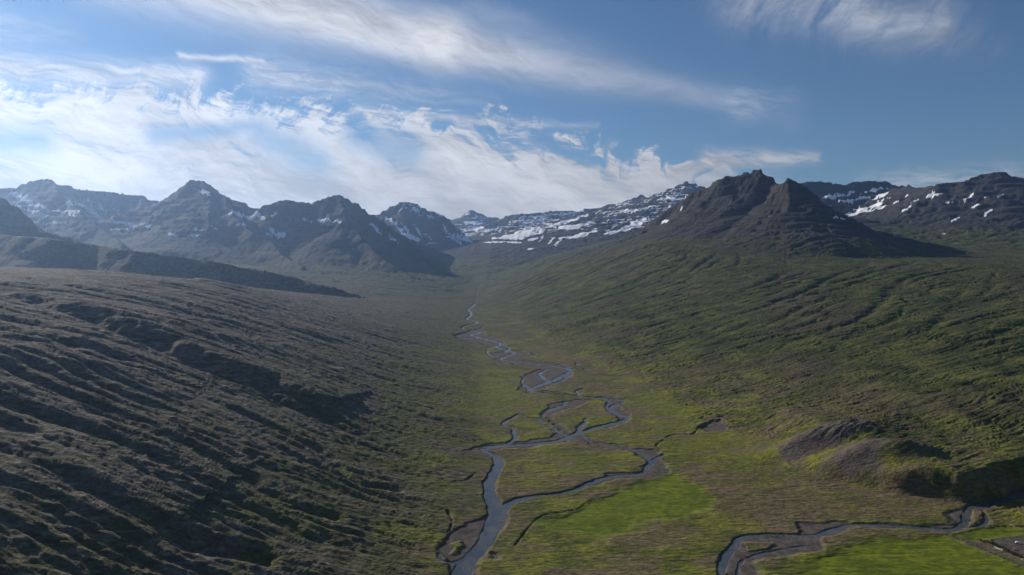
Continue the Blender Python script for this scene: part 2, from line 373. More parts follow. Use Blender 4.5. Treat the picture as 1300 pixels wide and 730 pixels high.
# coordinates across / along the fall line of each valley side
def side_coords(x, y):
    return x, y
def gully_noise(x, y, base, seed=0, s=1.0):
    """furrows that run down the valley sides (mostly along X)"""
    wob = perlin(x / 230, y / 230, seed + 5) * 20 + perlin(x / 70, y / 70, seed + 6) * 5
    lean = np.where(x < 0, 0.14 * x, -0.16 * x)
    u = (y + lean + wob)
    mod = 0.30 + 0.85 * sstep(-0.2, 0.45, perlin(x / 240, u / 110, seed + 8))
    mod2 = sstep(-0.25, 0.5, perlin(x / 120, u / 60, seed + 9))
    g1 = 1 - np.abs(perlin(u / (70 * s), x / 1100, seed + 1)) * 4.2
    g2 = 1 - np.abs(perlin(u / (30 * s), x / 520 + 3.1, seed + 2)) * 3.2
    g3 = 1 - np.abs(perlin(u / (13 * s), x / 260 + 7.1, seed + 3)) * 2.6
    return -(np.clip(g1, 0, 1) ** 1.5) * mod - (np.clip(g2, 0, 1) ** 1.5) * 0.5 * mod2 - (np.clip(g3, 0, 1) ** 1.5) * 0.2

def erode(Z, cell, n, steps, seed, kcap=5.0, kero=0.28, kdep=0.22, weight=None, inertia=0.12, evap=0.012):
    rng = np.random.default_rng(seed)
    H, Wd = Z.shape
    z = (Z / cell).astype(np.float32).ravel().copy()
    wmask = None if weight is None else weight.ravel()
    px = rng.uniform(2, Wd - 3, n).astype(np.float32); py = rng.uniform(2, H - 3, n).astype(np.float32)
    dx = np.zeros(n, np.float32); dy = np.zeros(n, np.float32)
    sp = np.ones(n, np.float32); wa = np.ones(n, np.float32); se = np.zeros(n, np.float32)
    for st in range(steps):
        ix = px.astype(np.int32); iy = py.astype(np.int32); fx = px - ix; fy = py - iy
        o = iy * Wd + ix
        a, b, c, d = z[o], z[o + 1], z[o + Wd], z[o + Wd + 1]
        gx = (b - a) * (1 - fy) + (d - c) * fy; gy = (c - a) * (1 - fx) + (d - b) * fx
        h = (a * (1 - fx) + b * fx) * (1 - fy) + (c * (1 - fx) + d * fx) * fy
        dx = dx * inertia - gx * (1 - inertia); dy = dy * inertia - gy * (1 - inertia)
        L = np.sqrt(dx * dx + dy * dy) + 1e-9; dx /= L; dy /= L
        nx, ny = px + dx, py + dy
        ok = (nx > 2) & (nx < Wd - 3) & (ny > 2) & (ny < H - 3)
        if not ok.all():
            sel = ok; px, py, dx, dy, sp, wa, se, nx, ny, h, o, fx, fy = [q[sel] for q in (px, py, dx, dy, sp, wa, se, nx, ny, h, o, fx, fy)]
        jx = nx.astype(np.int32); jy = ny.astype(np.int32); ux = nx - jx; uy = ny - jy; q = jy * Wd + jx
        nh = (z[q] * (1 - ux) + z[q + 1] * ux) * (1 - uy) + (z[q + Wd] * (1 - ux) + z[q + Wd + 1] * ux) * uy
        dh = nh - h
        cap = np.maximum(-dh, 0.005) * sp * wa * kcap
        up = dh > 0
        dep = np.where(up, np.minimum(dh, se), np.maximum(se - cap, 0) * kdep)
        ero = np.where(up | (se > cap), 0, np.minimum((cap - se) * kero, np.maximum(-dh, 0)))
        delta = dep - ero
        se = se - delta
        if wmask is not None: delta = delta * wmask[o]
        N = z.size
        tot = np.zeros(N)
        for off, w in ((0, (1 - fx) * (1 - fy)), (1, fx * (1 - fy)), (Wd, (1 - fx) * fy), (Wd + 1, fx * fy)):
            tot += np.bincount(o + off, weights=delta * w, minlength=N)
        z += np.clip(tot, -0.012, 0.006).astype(np.float32)
        sp = np.sqrt(np.maximum(sp * sp - dh * 3.0, 0.05)); sp = np.minimum(sp, 4.0)
        wa = wa * (1 - evap)
        px, py = nx, ny
    z = z.reshape(H, Wd)
    out = z * cell
    dlt = out - Z                      # soften single-cell pits
    return (Z + 0.6 * dlt + 0.4 * blur(dlt.astype(np.float32), 0.8)).astype(np.float32)

# rough the mountains before wearing them down
fmC = floor_mask(C.X, C.Y, 80)
hill = 1 - fmC
alt = sstep(330, 620, Zm) * sstep(2500, 3300, C.Y)
rid = fbm(C.X / 330, C.Y / 330, 5, 77, 0.55, True)
Zr = Zm + hill * (fbm(C.X / 500, C.Y / 500, 4, 7) * 9 + alt * rid * 24)
far_g = sstep(2600, 3400, C.Y)
Zr += hill * far_g * gully_noise(C.X, C.Y, None, 3, 2.4) * 11
Ze = Zr
for k in range(2):
    Ze = erode(Ze, C.d, 90000, 60, 100 + k, kcap=6, kero=0.30, weight=hill.astype(np.float32))
# basalt steps
def terrace(z, x, y, step, amt, seed):
    zz = z + fbm(x / 700, y / 700, 3, seed) * step * 0.9
    q = zz / step; f = q - np.floor(q)
    t = sstep(0.0, 0.42, f)
    return z + (t - f) * step * amt
Ze = Ze + (terrace(Ze, C.X, C.Y, 46, 0.62, 5) - Ze) * alt
def ridge_dist(X, Y, oid):
    d = np.full(X.shape, 5000, np.float32)
    for name, o, pts, prof in RIDGES:
        if o != oid: continue
        W3 = [P3(*p) for p in pts]
        for (ax, ay, az_), (bx, by, bz) in zip(W3[:-1], W3[1:]):
            dx, dy = bx - ax, by - ay
            t = np.clip(((X - ax) * dx + (Y - ay) * dy) / (dx * dx + dy * dy + 1e-6), 0, 1)
            d = np.minimum(d, np.hypot(X - ax - t * dx, Y - ay - t * dy))
    return d
C.Z = Ze * hill + Zm * fmC
print('coarse', round(time.time() - T0, 1))

# fine grid of the near valley sides
Fg = Grid(-1750, 1850, 230, 3500, 4.5)
mz = C.sample(Fg.X, Fg.Y, Zm)
z0 = C.sample(Fg.X, Fg.Y)
fm = floor_mask(Fg.X, Fg.Y)
hl = 1 - fm
leftw = sstep(0, -80, Fg.X)
low_gx = np.gradient(mz, Fg.d, axis=1); low_gy = np.gradient(mz, Fg.d, axis=0)
slope = np.hypot(low_gx, low_gy)
gn = np.where(Fg.X < 0, gully_noise(Fg.X, Fg.Y, None, 9, 0.40), gully_noise(Fg.X, Fg.Y, None, 19, 0.50))
amp = hl * np.clip(slope / 0.3, 0.25, 1.25)
z1 = z0 + amp * (gn * np.where(Fg.X < 0, 3.6, 5.2) + fbm(Fg.X / 160, Fg.Y / 90, 4, 21) * 1.6)
# benches on the left side, following the contours
zb = terrace(z1, Fg.X, Fg.Y, 17, 0.6, 15)
z1 = z1 + (zb - z1) * hl * np.where(Fg.X < 0, 0.13, 0.08) * sstep(60, 150, z1)
zs = z1
for k in range(3):
    zs = erode(zs, Fg.d, 60000, 110, 200 + k, kcap=5.0, kero=0.30, weight=hl.astype(np.float32))
Fg.Z = zs * hl + mz * fm
print('fine', round(time.time() - T0, 1))
def base_height(x, y):
    zc = C.sample(x, y); zf = Fg.sample(x, y)
    w = sstep(-1740, -1600, x) * sstep(1840, 1700, x) * sstep(235, 270, y) * sstep(3480, 3250, y)
    return zc * (1 - w) + zf * w
def macro(x, y): return C.sample(x, y, Zm)

# photograph point -> place on the ground, by following the ray over the smooth terrain
def hits(pts, h=None):
    h = h or macro
    p = np.array([q[:2] for q in pts], float)
    x = (p[:, 0] - 650) / F_PX; y = (365 - p[:, 1]) / F_PX
    c, s_ = math.cos(PITCH), math.sin(PITCH)
    dx, dy, dz = x, c + y * s_, -s_ + y * c
    t = np.full(len(p), 150.0); done = np.zeros(len(p), bool); tl = t.copy()
    for i in range(900):
        tn = t * 1.006
        under = (CAM_H + dz * tn) < h(dx * tn, dy * tn)
        new = under & ~done
        tl[new] = tn[new]; done |= under
        t = np.where(done, t, tn)
    lo = tl / 1.006; hi = tl.copy()
    for i in range(12):
        mid = (lo + hi) / 2
        u = (CAM_H + dz * mid) < h(dx * mid, dy * mid)
        hi = np.where(u, mid, hi); lo = np.where(u, lo, mid)
    t = np.where(done, hi, 12000.0)
    return np.stack([dx * t, dy * t], 1)
def in_poly(x, y, poly):
    res = np.zeros(x.shape, bool)
    bx0, by0 = poly.min(0); bx1, by1 = poly.max(0)
    sel = (x >= bx0) & (x <= bx1) & (y >= by0) & (y <= by1)
    xs, ys = x[sel], y[sel]; r = np.zeros(xs.shape, bool)
    n = len(poly)
    for i in range(n):
        x0, y0 = poly[i]; x1, y1 = poly[(i + 1) % n]
        if y0 == y1: continue
        c = ((y0 > ys) != (y1 > ys)) & (xs < (x1 - x0) * (ys - y0) / (y1 - y0) + x0)
        r ^= c
    res[sel] = r
    return res
def poly_sdf(x, y, poly, reach=60.0):
    """distance outside (+) / inside (-) of a ground polygon, clipped at reach"""
    d = np.full(x.shape, reach, np.float32)
    bx0, by0 = poly.min(0) - reach; bx1, by1 = poly.max(0) + reach
    sel = (x >= bx0) & (x <= bx1) & (y >= by0) & (y <= by1)
    if not sel.any(): return d
    xs, ys = x[sel], y[sel]; dd = np.full(xs.shape, reach, np.float32)
    n = len(poly)
    for i in range(n):
        x0, y0 = poly[i]; x1, y1 = poly[(i + 1) % n]
        ex, ey = x1 - x0, y1 - y0
        t = np.clip(((xs - x0) * ex + (ys - y0) * ey) / (ex * ex + ey * ey + 1e-9), 0, 1)
        dd = np.minimum(dd, np.hypot(xs - x0 - t * ex, ys - y0 - t * ey))
    ins = in_poly(xs, ys, poly)
    d[sel] = np.where(ins, -dd, dd)
    return d
def line_sdf(x, y, pts, widths, reach=60.0):
    """distance to a ground line minus its half width"""
    d = np.full(x.shape, reach, np.float32)
    for i in range(len(pts) - 1):
        x0, y0 = pts[i]; x1, y1 = pts[i + 1]; w0, w1 = widths[i], widths[i + 1]
        r = reach + max(w0, w1)
        sel = (x >= min(x0, x1) - r) & (x <= max(x0, x1) + r) & (y >= min(y0, y1) - r) & (y <= max(y0, y1) + r)
        if not sel.any(): continue
        xs, ys = x[sel], y[sel]; ex, ey = x1 - x0, y1 - y0
        t = np.clip(((xs - x0) * ex + (ys - y0) * ey) / (ex * ex + ey * ey + 1e-9), 0, 1)
        q = np.hypot(xs - x0 - t * ex, ys - y0 - t * ey) - (w0 + t * (w1 - w0))
        d[sel] = np.minimum(d[sel], q)
    return d
def smooth_line(pts, n=6):
    p = np.array(pts, float); out = []
    q = np.vstack([2 * p[0] - p[1], p, 2 * p[-1] - p[-2]])
    for i in range(1, len(q) - 2):
        for t in np.linspace(0, 1, n, endpoint=False):
            a, b, c, d = q[i - 1], q[i], q[i + 1], q[i + 2]
            out.append(0.5 * ((2 * b) + (-a + c) * t + (2 * a - 5 * b + 4 * c - d) * t * t + (-a + 3 * b - 3 * c + d) * t ** 3))
    out.append(p[-1]); return np.array(out)
def ground_line(pts, n=5):
    """(px, py, width_px) -> ground points and half widths in metres"""
    sm = smooth_line(pts, n)
    g = hits(sm)
    hw = sm[:, 2] * np.hypot(g[:, 0], g[:, 1]) / F_PX * 0.5
    return g, hw

RIVER = [
 [(578, 745, 28), (585, 730, 24), (594, 713, 20), (612, 694, 19), (624, 672, 21), (632, 652, 24), (624, 632, 16), (621, 615, 13), (628, 600, 12), (633, 588, 12), (630, 579, 10), (617, 573, 9), (614, 570, 9), (622, 567, 9), (642, 565, 8), (680, 563, 7), (708, 559, 7), (725, 553, 8), (742, 547, 8), (767, 540, 6), (790, 534, 6), (796, 530, 6), (787, 527, 6), (779, 524, 6), (774, 520, 6), (779, 515, 6), (790, 511, 5), (785, 507, 4), (767, 505.5, 3.5), (738, 503, 3.5), (713, 500.5, 3.5), (688, 498.5, 3.5), (672, 495, 5), (684, 489, 5.5), (699, 484, 6), (714, 477, 6), (724, 470, 5), (706, 465.5, 3.4), (679, 462, 3.0), (655, 459, 3.0), (636, 456.5, 3.0), (640, 453, 3.2), (653, 448, 3.2), (640, 444, 3.0), (629, 440, 3.0), (636, 436.5, 3.0), (622, 432, 2.4), (606, 428, 2.4), (598, 425, 2.4), (609, 422, 2.6), (600, 419.5, 2.4), (588, 417.5, 2.6), (590, 414, 2.4), (604, 410.5, 2.4), (604, 408, 2.2), (593, 405, 2.2), (598, 400, 2.0), (597, 396, 2.0), (594, 393, 1.9), (600, 389, 1.7), (602, 386, 1.5)],
 [(632, 650, 16), (650, 637, 11), (676, 629.5, 8), (705, 627, 7), (730, 621, 6), (750, 612, 6), (768, 606, 6), (790, 602.5, 5), (812, 602, 5), (819, 596, 4), (826, 588, 6), (834, 581, 5), (842, 577, 3)],
 [(826, 586, 3), (812, 574, 3), (800, 569, 3), (785, 565, 3), (765, 562, 2.5), (746, 558, 2.5), (738, 551, 3)],
 [(735, 549, 5), (737, 541, 5), (742, 536, 4), (743, 531, 3)],
 [(712, 549, 2.5), (704, 544, 4), (689, 537, 3), (682, 532, 2.6), (668, 528, 2.4), (657, 525.5, 4)],
 [(689, 529, 3), (692, 524, 3), (704, 518, 4.5), (716, 514, 4), (718, 510, 3)],
 [(698, 485, 3), (690, 480, 4), (686, 474, 4), (694, 469, 2.5)],
 [(674, 494, 3), (664, 487, 3.5), (664, 480, 3)],
 [(738, 503, 2), (731, 497, 2), (740, 493, 3)],
 [(646, 562, 4), (654, 556, 4), (652, 549, 3), (651, 543, 3), (641, 540, 3), (639, 536, 2.4), (651, 530, 1.6), (658, 525, 1.6)],
 [(556, 702, 3), (562, 711, 4), (574, 714, 4), (586, 710, 4), (594, 704, 3)], [(636, 437, 1.8), (647, 442, 1.8), (640, 448, 1.8)], [(690, 487, 3), (704, 486, 3), (716, 482, 2), (722, 474, 3)],
 [(628, 440, 2), (618, 444, 1.6), (624, 452, 2), (641, 455, 2)], [(679, 462, 2), (700, 460, 1.6), (716, 464, 2), (726, 469, 2)], [(672, 496, 3), (700, 497, 2), (728, 501, 2)], [(756, 505, 2), (772, 509, 2), (770, 517, 2), (776, 524, 2)],
 [(700, 545, 2), (716, 552, 2.4), (730, 556, 2)],
 [(625, 702, 2.5), (628, 704, 4), (630, 707, 2.5)],
 [(731, 460, 1.2), (733, 464, 1.6), (734, 466, 1.2)], [(737, 466, 1.2), (742, 468, 2.0), (749, 471, 2.0)], [(674, 447, 1.6), (682, 449.5, 2.0)], [(704, 462, 1.4), (710, 463, 1.6)],
 [(607, 429, 1.8), (597, 429, 1.8), (587, 430, 1.6)],
]
STREAM = [
 [(1030, 692, 0.8), (1010, 694, 1.0), (975, 700, 1.2), (950, 707, 1.4), (938, 718, 1.5), (934, 745, 1.6)],
 [(1236, 645, 3), (1247, 648, 3), (1252, 655, 3), (1251, 664, 3), (1236, 669, 3)],
 [(912, 745, 6), (915, 730, 7), (917, 716, 8), (923, 703, 9), (934, 690, 9), (941, 682, 8), (960, 679, 5), (990, 678, 4.5), (1022, 679, 5), (1042, 677.5, 7), (1061, 671, 7), (1087, 665.5, 6), (1119, 665.5, 5), (1155, 668.5, 5), (1203, 671, 5), (1222, 666, 6), (1227, 654, 6), (1233, 644, 7), (1255, 640, 6), (1274, 635, 6), (1302, 623, 6), (1340, 612, 6)],
]
GRAVEL = [
 [(575, 672), (592, 664), (612, 659), (628, 648), (640, 655), (632, 678), (610, 700), (604, 716), (612, 745), (582, 745), (566, 713), (556, 701), (562, 690)],
 [(590, 573), (618, 564), (665, 560), (700, 554), (712, 546), (700, 535), (688, 524), (700, 512), (728, 507), (752, 507), (738, 515), (712, 522), (700, 528), (712, 540), (724, 550), (744, 553), (752, 560), (790, 566), (820, 570), (838, 572), (838, 582), (848, 594), (846, 602), (828, 608), (808, 606), (780, 608), (750, 616), (770, 601), (812, 598), (822, 586), (806, 573), (760, 567), (738, 560), (724, 560), (690, 566), (640, 570)],
 [(640, 446), (662, 444), (680, 452), (655, 456), (700, 461), (730, 468), (726, 477), (706, 487), (690, 494), (670, 499), (660, 495), (662, 478), (686, 468), (656, 463), (628, 457), (622, 448)],
 [(575, 426), (612, 415), (616, 424), (640, 434), (650, 447), (630, 444), (605, 433), (584, 432)],
 [(741, 503), (780, 504), (792, 507), (784, 514), (800, 528), (797, 536), (772, 543), (758, 543), (786, 532), (772, 522), (772, 512), (768, 508)],
 [(888, 543), (900, 536), (914, 534), (924, 541), (920, 547), (900, 547)],
 [(941, 680), (1014, 677), (1018, 664), (1082, 662), (1090, 669), (1044, 682), (1044, 700), (1003, 703), (960, 711), (964, 745), (912, 745), (917, 712), (926, 694)],
 [(1208, 666), (1209, 652), (1232, 639), (1277, 632), (1302, 621), (1302, 628), (1262, 643), (1252, 650), (1254, 665), (1235, 671), (1205, 674), (1090, 668), (1090, 663), (1160, 667)],
]
ISLANDS = [
 [(944, 688), (990, 687), (986, 691), (950, 699)],
 [(1231, 666), (1233, 649), (1240, 646), (1246, 651), (1246, 663), (1238, 666)],
 [(575, 690), (584, 688), (582, 700), (574, 702)],
]
MEADOW = [
 [(672, 664), (700, 658), (735, 647), (760, 634), (800, 616), (847, 603), (876, 609), (902, 627), (900, 642), (870, 654), (830, 663), (800, 674), (758, 683), (715, 677)],
 [(990, 745), (1020, 724), (1045, 709), (1087, 689), (1140, 684), (1197, 679), (1235, 696), (1300, 719), (1340, 735), (1340, 760), (990, 760)],
 [(1204, 677), (1229, 671), (1330, 668), (1330, 680), (1270, 682), (1240, 690)],
]
GREEN = [   # softer green swards: polygon, strength
 ([(598, 500), (640, 470), (668, 478), (662, 497), (700, 503), (690, 520), (655, 528), (640, 540), (600, 530)], 0.75),
 ([(648, 575), (700, 568), (760, 572), (800, 580), (812, 592), (770, 600), (720, 612), (660, 610), (645, 590)], 0.55),
 ([(800, 500), (840, 495), (880, 520), (920, 545), (980, 560), (1000, 600), (930, 600), (870, 592), (850, 580), (800, 550), (820, 535)], 0.7),
 ([(700, 530), (745, 520), (780, 535), (735, 545)], 0.6),
 ([(620, 440), (640, 446), (630, 456), (612, 458)], 0.8),
 ([(672, 458), (715, 464), (690, 466)], 0.6),
 ([(640, 668), (680, 655), (720, 680), (780, 690), (900, 670), (905, 700), (880, 745), (610, 745), (625, 700)], 0.28),
 ([(730, 552), (790, 540), (850, 545), (840, 570), (790, 562)], 0.7),
]
TAN = [
 ([(850, 600), (880, 588), (950, 598), (1040, 600), (1130, 618), (1225, 638), (1210, 662), (1120, 664), (1010, 664), (930, 668), (890, 660), (905, 635), (880, 608)], 1.0),
 ([(690, 490), (740, 486), (800, 498), (830, 500), (800, 505), (720, 500)], 0.6),
 ([(648, 590), (665, 588), (690, 600), (740, 616), (700, 625), (650, 632), (640, 610)], 0.7),
 ([(780, 690), (850, 665), (930, 668), (1010, 668), (930, 680), (880, 690)], 0.8),
 ([(590, 725), (625, 690), (640, 680), (640, 720), (640, 745), (605, 745)], 0.5),
 ([(1050, 684), (1110, 672), (1200, 674), (1140, 683), (1080, 690)], 0.8),
 ([(640, 430), (700, 445), (760, 470), (820, 500), (790, 495), (740, 470), (700, 458)], 0.7),
]
SCREE = [
 ([(988, 571), (1010, 565), (1060, 561), (1115, 564), (1100, 576), (1060, 586), (1010, 590), (992, 583)], 0.95),
 ([(1040, 603), (1060, 592), (1095, 588), (1132, 588), (1126, 602), (1112, 616), (1080, 612), (1050, 606)], 0.9),
 ([(1150, 600), (1170, 597), (1180, 606), (1165, 616)], 0.5),
 ([(955, 568), (975, 565), (978, 575), (962, 576)], 0.6),
]
LOT = [(1258, 685), (1275, 681), (1300, 680), (1345, 682), (1345, 712), (1310, 708), (1285, 700), (1268, 692)]
ROAD = [(1204, 680, 3), (1220, 685, 4), (1238, 691, 7), (1252, 697, 10), (1275, 706, 12), (1300, 716, 14), (1340, 733, 17)]
TRACK = [(984, 562, 2.0), (989, 577, 2.2), (1000, 590, 2.2), (1016, 599, 2.4), (1034, 606, 2.6), (1050, 616, 2.2), (1068, 628, 2.2), (1090, 640, 2.0), (1105, 652, 2.0), (1118, 661, 2.0)]
# ravines: photograph line, depth (m), half width (m), offset of the steep side
CUTS = [
 ([(-30, 362, 1), (40, 378, 1), (110, 398, 1), (180, 425, 1), (235, 452, 1), (290, 476, 1), (335, 492, 1), (370, 512, 1), (410, 528, 1)], 17, 24),
 ([(-40, 545, 1), (60, 590, 1), (140, 640, 1), (200, 672, 1), (255, 690, 1), (330, 705, 1)], 12, 13),
 ([(-40, 425, 1), (60, 437, 1), (120, 440, 1), (160, 460, 1)], 9, 20),
 ([(240, 408, 1), (310, 420, 1), (360, 440, 1), (420, 462, 1)], 9, 18),
 ([(120, 520, 1), (220, 560, 1), (300, 600, 1), (360, 640, 1), (420, 655, 1)], 8, 11),
 ([(300, 520, 1), (400, 570, 1), (450, 610, 1), (500, 622, 1)], 7, 9),
 ([(380, 430, 1), (440, 462, 1), (520, 490, 1), (560, 497, 1)], 6, 9),
 ([(636, 342, 1), (625, 350, 1), (612, 358, 1), (606, 368, 1), (603, 386, 1)], 3, 8),
]
CREEKS = [   # narrow cut channels in the valley floor, depth m, width px
 ([(836, 568, 2.2), (834, 564, 2.2), (850, 553, 2.2), (866, 551, 2), (879, 551, 2.2), (888, 543, 2.2), (900, 540, 2)], 2.2),
 ([(654, 692, 2), (672, 668, 2), (690, 654, 1.8), (732, 646, 2), (748, 636, 1.8), (775, 632, 1.5)], 2.0),
 ([(556, 702, 2.5), (568, 680, 2.2), (574, 662, 1.6), (568, 648, 1.4)], 2.5),
 ([(575, 612, 2), (590, 610, 1.8), (604, 600, 1.8)], 2.0),
 ([(575, 555, 1.6), (596, 560, 1.6), (612, 558, 1.6)], 2.2),
 ([(1253, 667, 2), (1280, 668, 3), (1345, 669, 3)], 2.5),
 ([(1050, 707, 1.5), (1130, 703, 1.5), (1215, 704, 1.5)], 0.7),
 ([(1104, 662, 1), (1080, 660, 1.2), (1030, 655, 1), (960, 654, 1)], 0.8),
 ([(640, 540, 1), (628, 538, 1), (610, 535, 1)], 1.2),
 ([(800, 545, 1.4), (822, 548, 1.6), (828, 543, 1.4)], 1.5),
 ([(870, 548, 1), (900, 525, 1), (930, 505, 1)], 1.0),
]
river_lines = [ground_line(r) for r in RIVER]
stream_lines = [ground_line(r) for r in STREAM]
gravel_polys = [hits(p) for p in GRAVEL]
island_polys = [hits(p) for p in ISLANDS]
meadow_polys = [hits(p) for p in MEADOW]
green_polys = [(hits(p), s_) for p, s_ in GREEN]
tan_polys = [(hits(p), s_) for p, s_ in TAN]
lot_poly = hits(LOT)
road_line = ground_line(ROAD)
track_line = ground_line(TRACK)
cut_lines = [(ground_line(p), d, w) for p, d, w in CUTS]
creek_lines = [(ground_line(p), d) for p, d in CREEKS]
print('lines', round(time.time() - T0, 1))
# the bank above the tributary and its terrace
BANK = hits([(985, 590), (1040, 605), (1090, 617), (1130, 624), (1180, 634), (1225, 640), (1262, 636), (1300, 622), (1345, 610)])
def bank_terrace(x, y):
    """signed side distance north of the foot of the bank"""
    bx = BANK[:, 0]; by = BANK[:, 1]
    foot = np.interp(x, bx, by)
    foot = foot + perlin(x / 38, y / 60, 91) * 7 + perlin(x / 15, y / 30, 92) * 2.5
    d = y - foot
    wx_ = sstep(bx[0] - 40, bx[2], x)
    hgt = 6 + 18 * sstep(bx[1], bx[4], x) + perlin(x / 50, y / 300, 93) * 5
    fade = 1 - sstep(160, 420, d)
    return wx_ * hgt * sstep(0, 19, d) * fade

# ------------------------------------------------------------------ the ground as one fine sheet, dense where the valley lies
N_COL = 1230
half = math.radians(43)
th_in = np.arctan(np.linspace(-math.tan(half), math.tan(half), N_COL))
th_out = np.radians(np.concatenate([np.arange(44.5, 180, 3.0)]))
theta = np.concatenate([-th_out[::-1], th_in, th_out])
r = [20.0]
while r[-1] < 250: r.append(r[-1] * 1.12)
r[-1] = 250
while r[-1] < 12900:
    q = r[-1]
    r.append(q + min(max(q * q / (250 * 692) * 0.95, 0.9), q / 310))
r = np.array(r)
NR, NC = len(r), len(theta)
Rr, Th = np.meshgrid(r, theta, indexing='ij')
VX = (Rr * np.sin(Th)).astype(np.float32); VY = (Rr * np.cos(Th)).astype(np.float32)
print('sheet', NR, NC, NR * NC)
zmac = macro(VX, VY)
VZ = base_height(VX, VY)
FM = floor_mask(VX, VY).astype(np.float32)
HL = 1 - FM
VZ = VZ + bank_terrace(VX, VY)
# scree mounds
MOUNDS = [((1055, 575), 55, 26, 12), ((1092, 600), 42, 17, 11), ((1150, 606), 34, 12, 7), ((1010, 578), 26, 14, 5), ((905, 541), 26, 12, 4), ((1070, 592), 30, 10, 5)]
for (c, a, b, h) in MOUNDS:
    g = hits([c])[0]
    dx = VX - g[0]; dy = VY - g[1]
    VZ = VZ + 1.5 * h * np.exp(-(dx / a) ** 2 - (dy / b) ** 2).astype(np.float32)
def scarp(x, y, g, h, w, reach=240.0):
    best = np.full(x.shape, 1e9, np.float32); sgn = np.zeros_like(best); tt = np.zeros_like(best)
    r_ = reach + 60
    sel = (x > g[:, 0].min() - r_) & (x < g[:, 0].max() + r_) & (y > g[:, 1].min() - r_) & (y < g[:, 1].max() + r_)
    xs = x[sel] + perlin(x[sel] / 45, y[sel] / 45, 63) * 4 + perlin(x[sel] / 14, y[sel] / 14, 64) * 3
    ys = y[sel] + perlin(x[sel] / 45, y[sel] / 45, 65) * 4 + perlin(x[sel] / 14, y[sel] / 14, 66) * 3
    b = np.full(xs.shape, 1e9); sg = np.zeros(xs.shape); tq = np.zeros(xs.shape)
    n_ = len(g) - 1
    for i in range(n_):
        ex, ey = g[i + 1] - g[i]; L2 = ex * ex + ey * ey + 1e-9
        t = np.clip(((xs - g[i, 0]) * ex + (ys - g[i, 1]) * ey) / L2, 0, 1)
        ax, ay = xs - g[i, 0] - t * ex, ys - g[i, 1] - t * ey
        d = np.hypot(ax, ay); m = d < b
        b[m] = d[m]; sg[m] = np.sign(ex * ay - ey * ax)[m]; tq[m] = ((i + t) / n_)[m]
    sdist = b * sg
    res = np.zeros_like(VZ)
    end = sstep(0, 0.3, tq) * sstep(1.0, 0.6, tq)
    res[sel] = h * sstep(-w * 0.4, w, sdist) * (1 - sstep(w * 1.4, reach, sdist)) * end * (b < reach * 1.2)
    return res
SCARPS = [([(-60, 362), (40, 380), (110, 398), (180, 424), (235, 452), (290, 478), (335, 498), (370, 520), (420, 540), (470, 552)], 17, 22),
          ([(-90, 462), (20, 466), (90, 470), (150, 476), (200, 486)], 5, 20),
          ([(200, 428), (260, 436), (320, 444), (370, 458), (440, 480)], 6, 20),
          ([(-60, 560), (60, 606), (140, 656), (200, 688), (270, 706)], 5, 8),
          ([(100, 340), (220, 352), (300, 366), (380, 384)], 6, 18),
          ([(330, 400), (420, 432), (500, 462), (560, 480)], 4, 12)]
for pts_, h_, w_ in SCARPS:
    VZ = VZ + scarp(VX, VY, ground_line([(a_, b_, 1) for a_, b_ in pts_], 3)[0], h_, w_)
cut = np.zeros_like(VZ)
for (g, hw), d, w in cut_lines:
    d *= 0.6
    q = line_sdf(VX, VY, g, hw * 0, w * 2.2)
    q = q + perlin(VX / 30, VY / 30, 61) * w * 0.25
    tt = np.clip(np.arange(len(g)) / len(g), 0, 1)
    cut = np.maximum(cut, d * (1 - sstep(0.05 * w, w * 1.35, q)))
VZ = VZ - cut
# local relief
dist = np.hypot(VX, VY)
nearf = 1 - sstep(2200, 5000, dist)
rough_amp = HL * (0.5 + 0.5 * nearf)
fu = VY + np.where(VX < 0, 0.14, -0.3) * VX + perlin(VX / 90, VY / 90, 299) * 16
VZ += rough_amp * (fbm(VX / 80, fu / 11, 4, 301, 0.6) * 2.0)
fine_r = fbm(VX / 34, fu / 6.0, 3, 311, 0.6, True)
VZ += HL * nearf * (fine_r * np.where(VX > 0, 2.5, 1.2) * (0.5 + 0.5 * sstep(-0.3, 0.3, perlin(VX / 110, VY / 60, 312))))
VZ += HL * (fbm(VX / 9, VY / 6, 2, 321, 0.6) * 0.9)
VZ += FM * fbm(VX / 40, VY / 25, 4, 341, 0.5) * 0.8
farm = sstep(3000, 4500, dist)
VZ += farm * HL * (fbm(VX / 60, VY / 60, 3, 361, 0.55, True) * 7)
dp = ridge_dist(VX, VY, 7) + perlin(VX / 210, VY / 210, 371) * 120 + perlin(VX / 60, VY / 60, 372) * 45
crag = (1 - sstep(60, 300, dp)) * sstep(250, 300, VZ)
OWN0 = OWNER[np.clip(((VY - C.y0) / C.d + 0.5).astype(np.int32), 0, len(C.ys) - 1), np.clip(((VX - C.x0) / C.d + 0.5).astype(np.int32), 0, len(C.xs) - 1)]
mount = np.where(OWN0 == 9, 0.35, 1.0) * ((OWN0 >= 1) & (OWN0 <= 9) & (OWN0 != 7)).astype(np.float32) * sstep(330, 450, VZ)
cr_all = np.maximum(crag, mount * 0.8)
VZ += cr_all * (fbm(VX / 48, VY / 48, 4, 381, 0.55, True) * np.where(OWN0 == 7, 8, 8) - 3) * sstep(10, 90, dp + 60 * mount)
VZ = VZ + cr_all * (terrace(VZ + fbm(VX / 160, VY / 160, 3, 386) * 22, VX, VY, 24, 0.42, 385) - (VZ + fbm(VX / 160, VY / 160, 3, 386) * 22))
print('relief', round(time.time() - T0, 1))

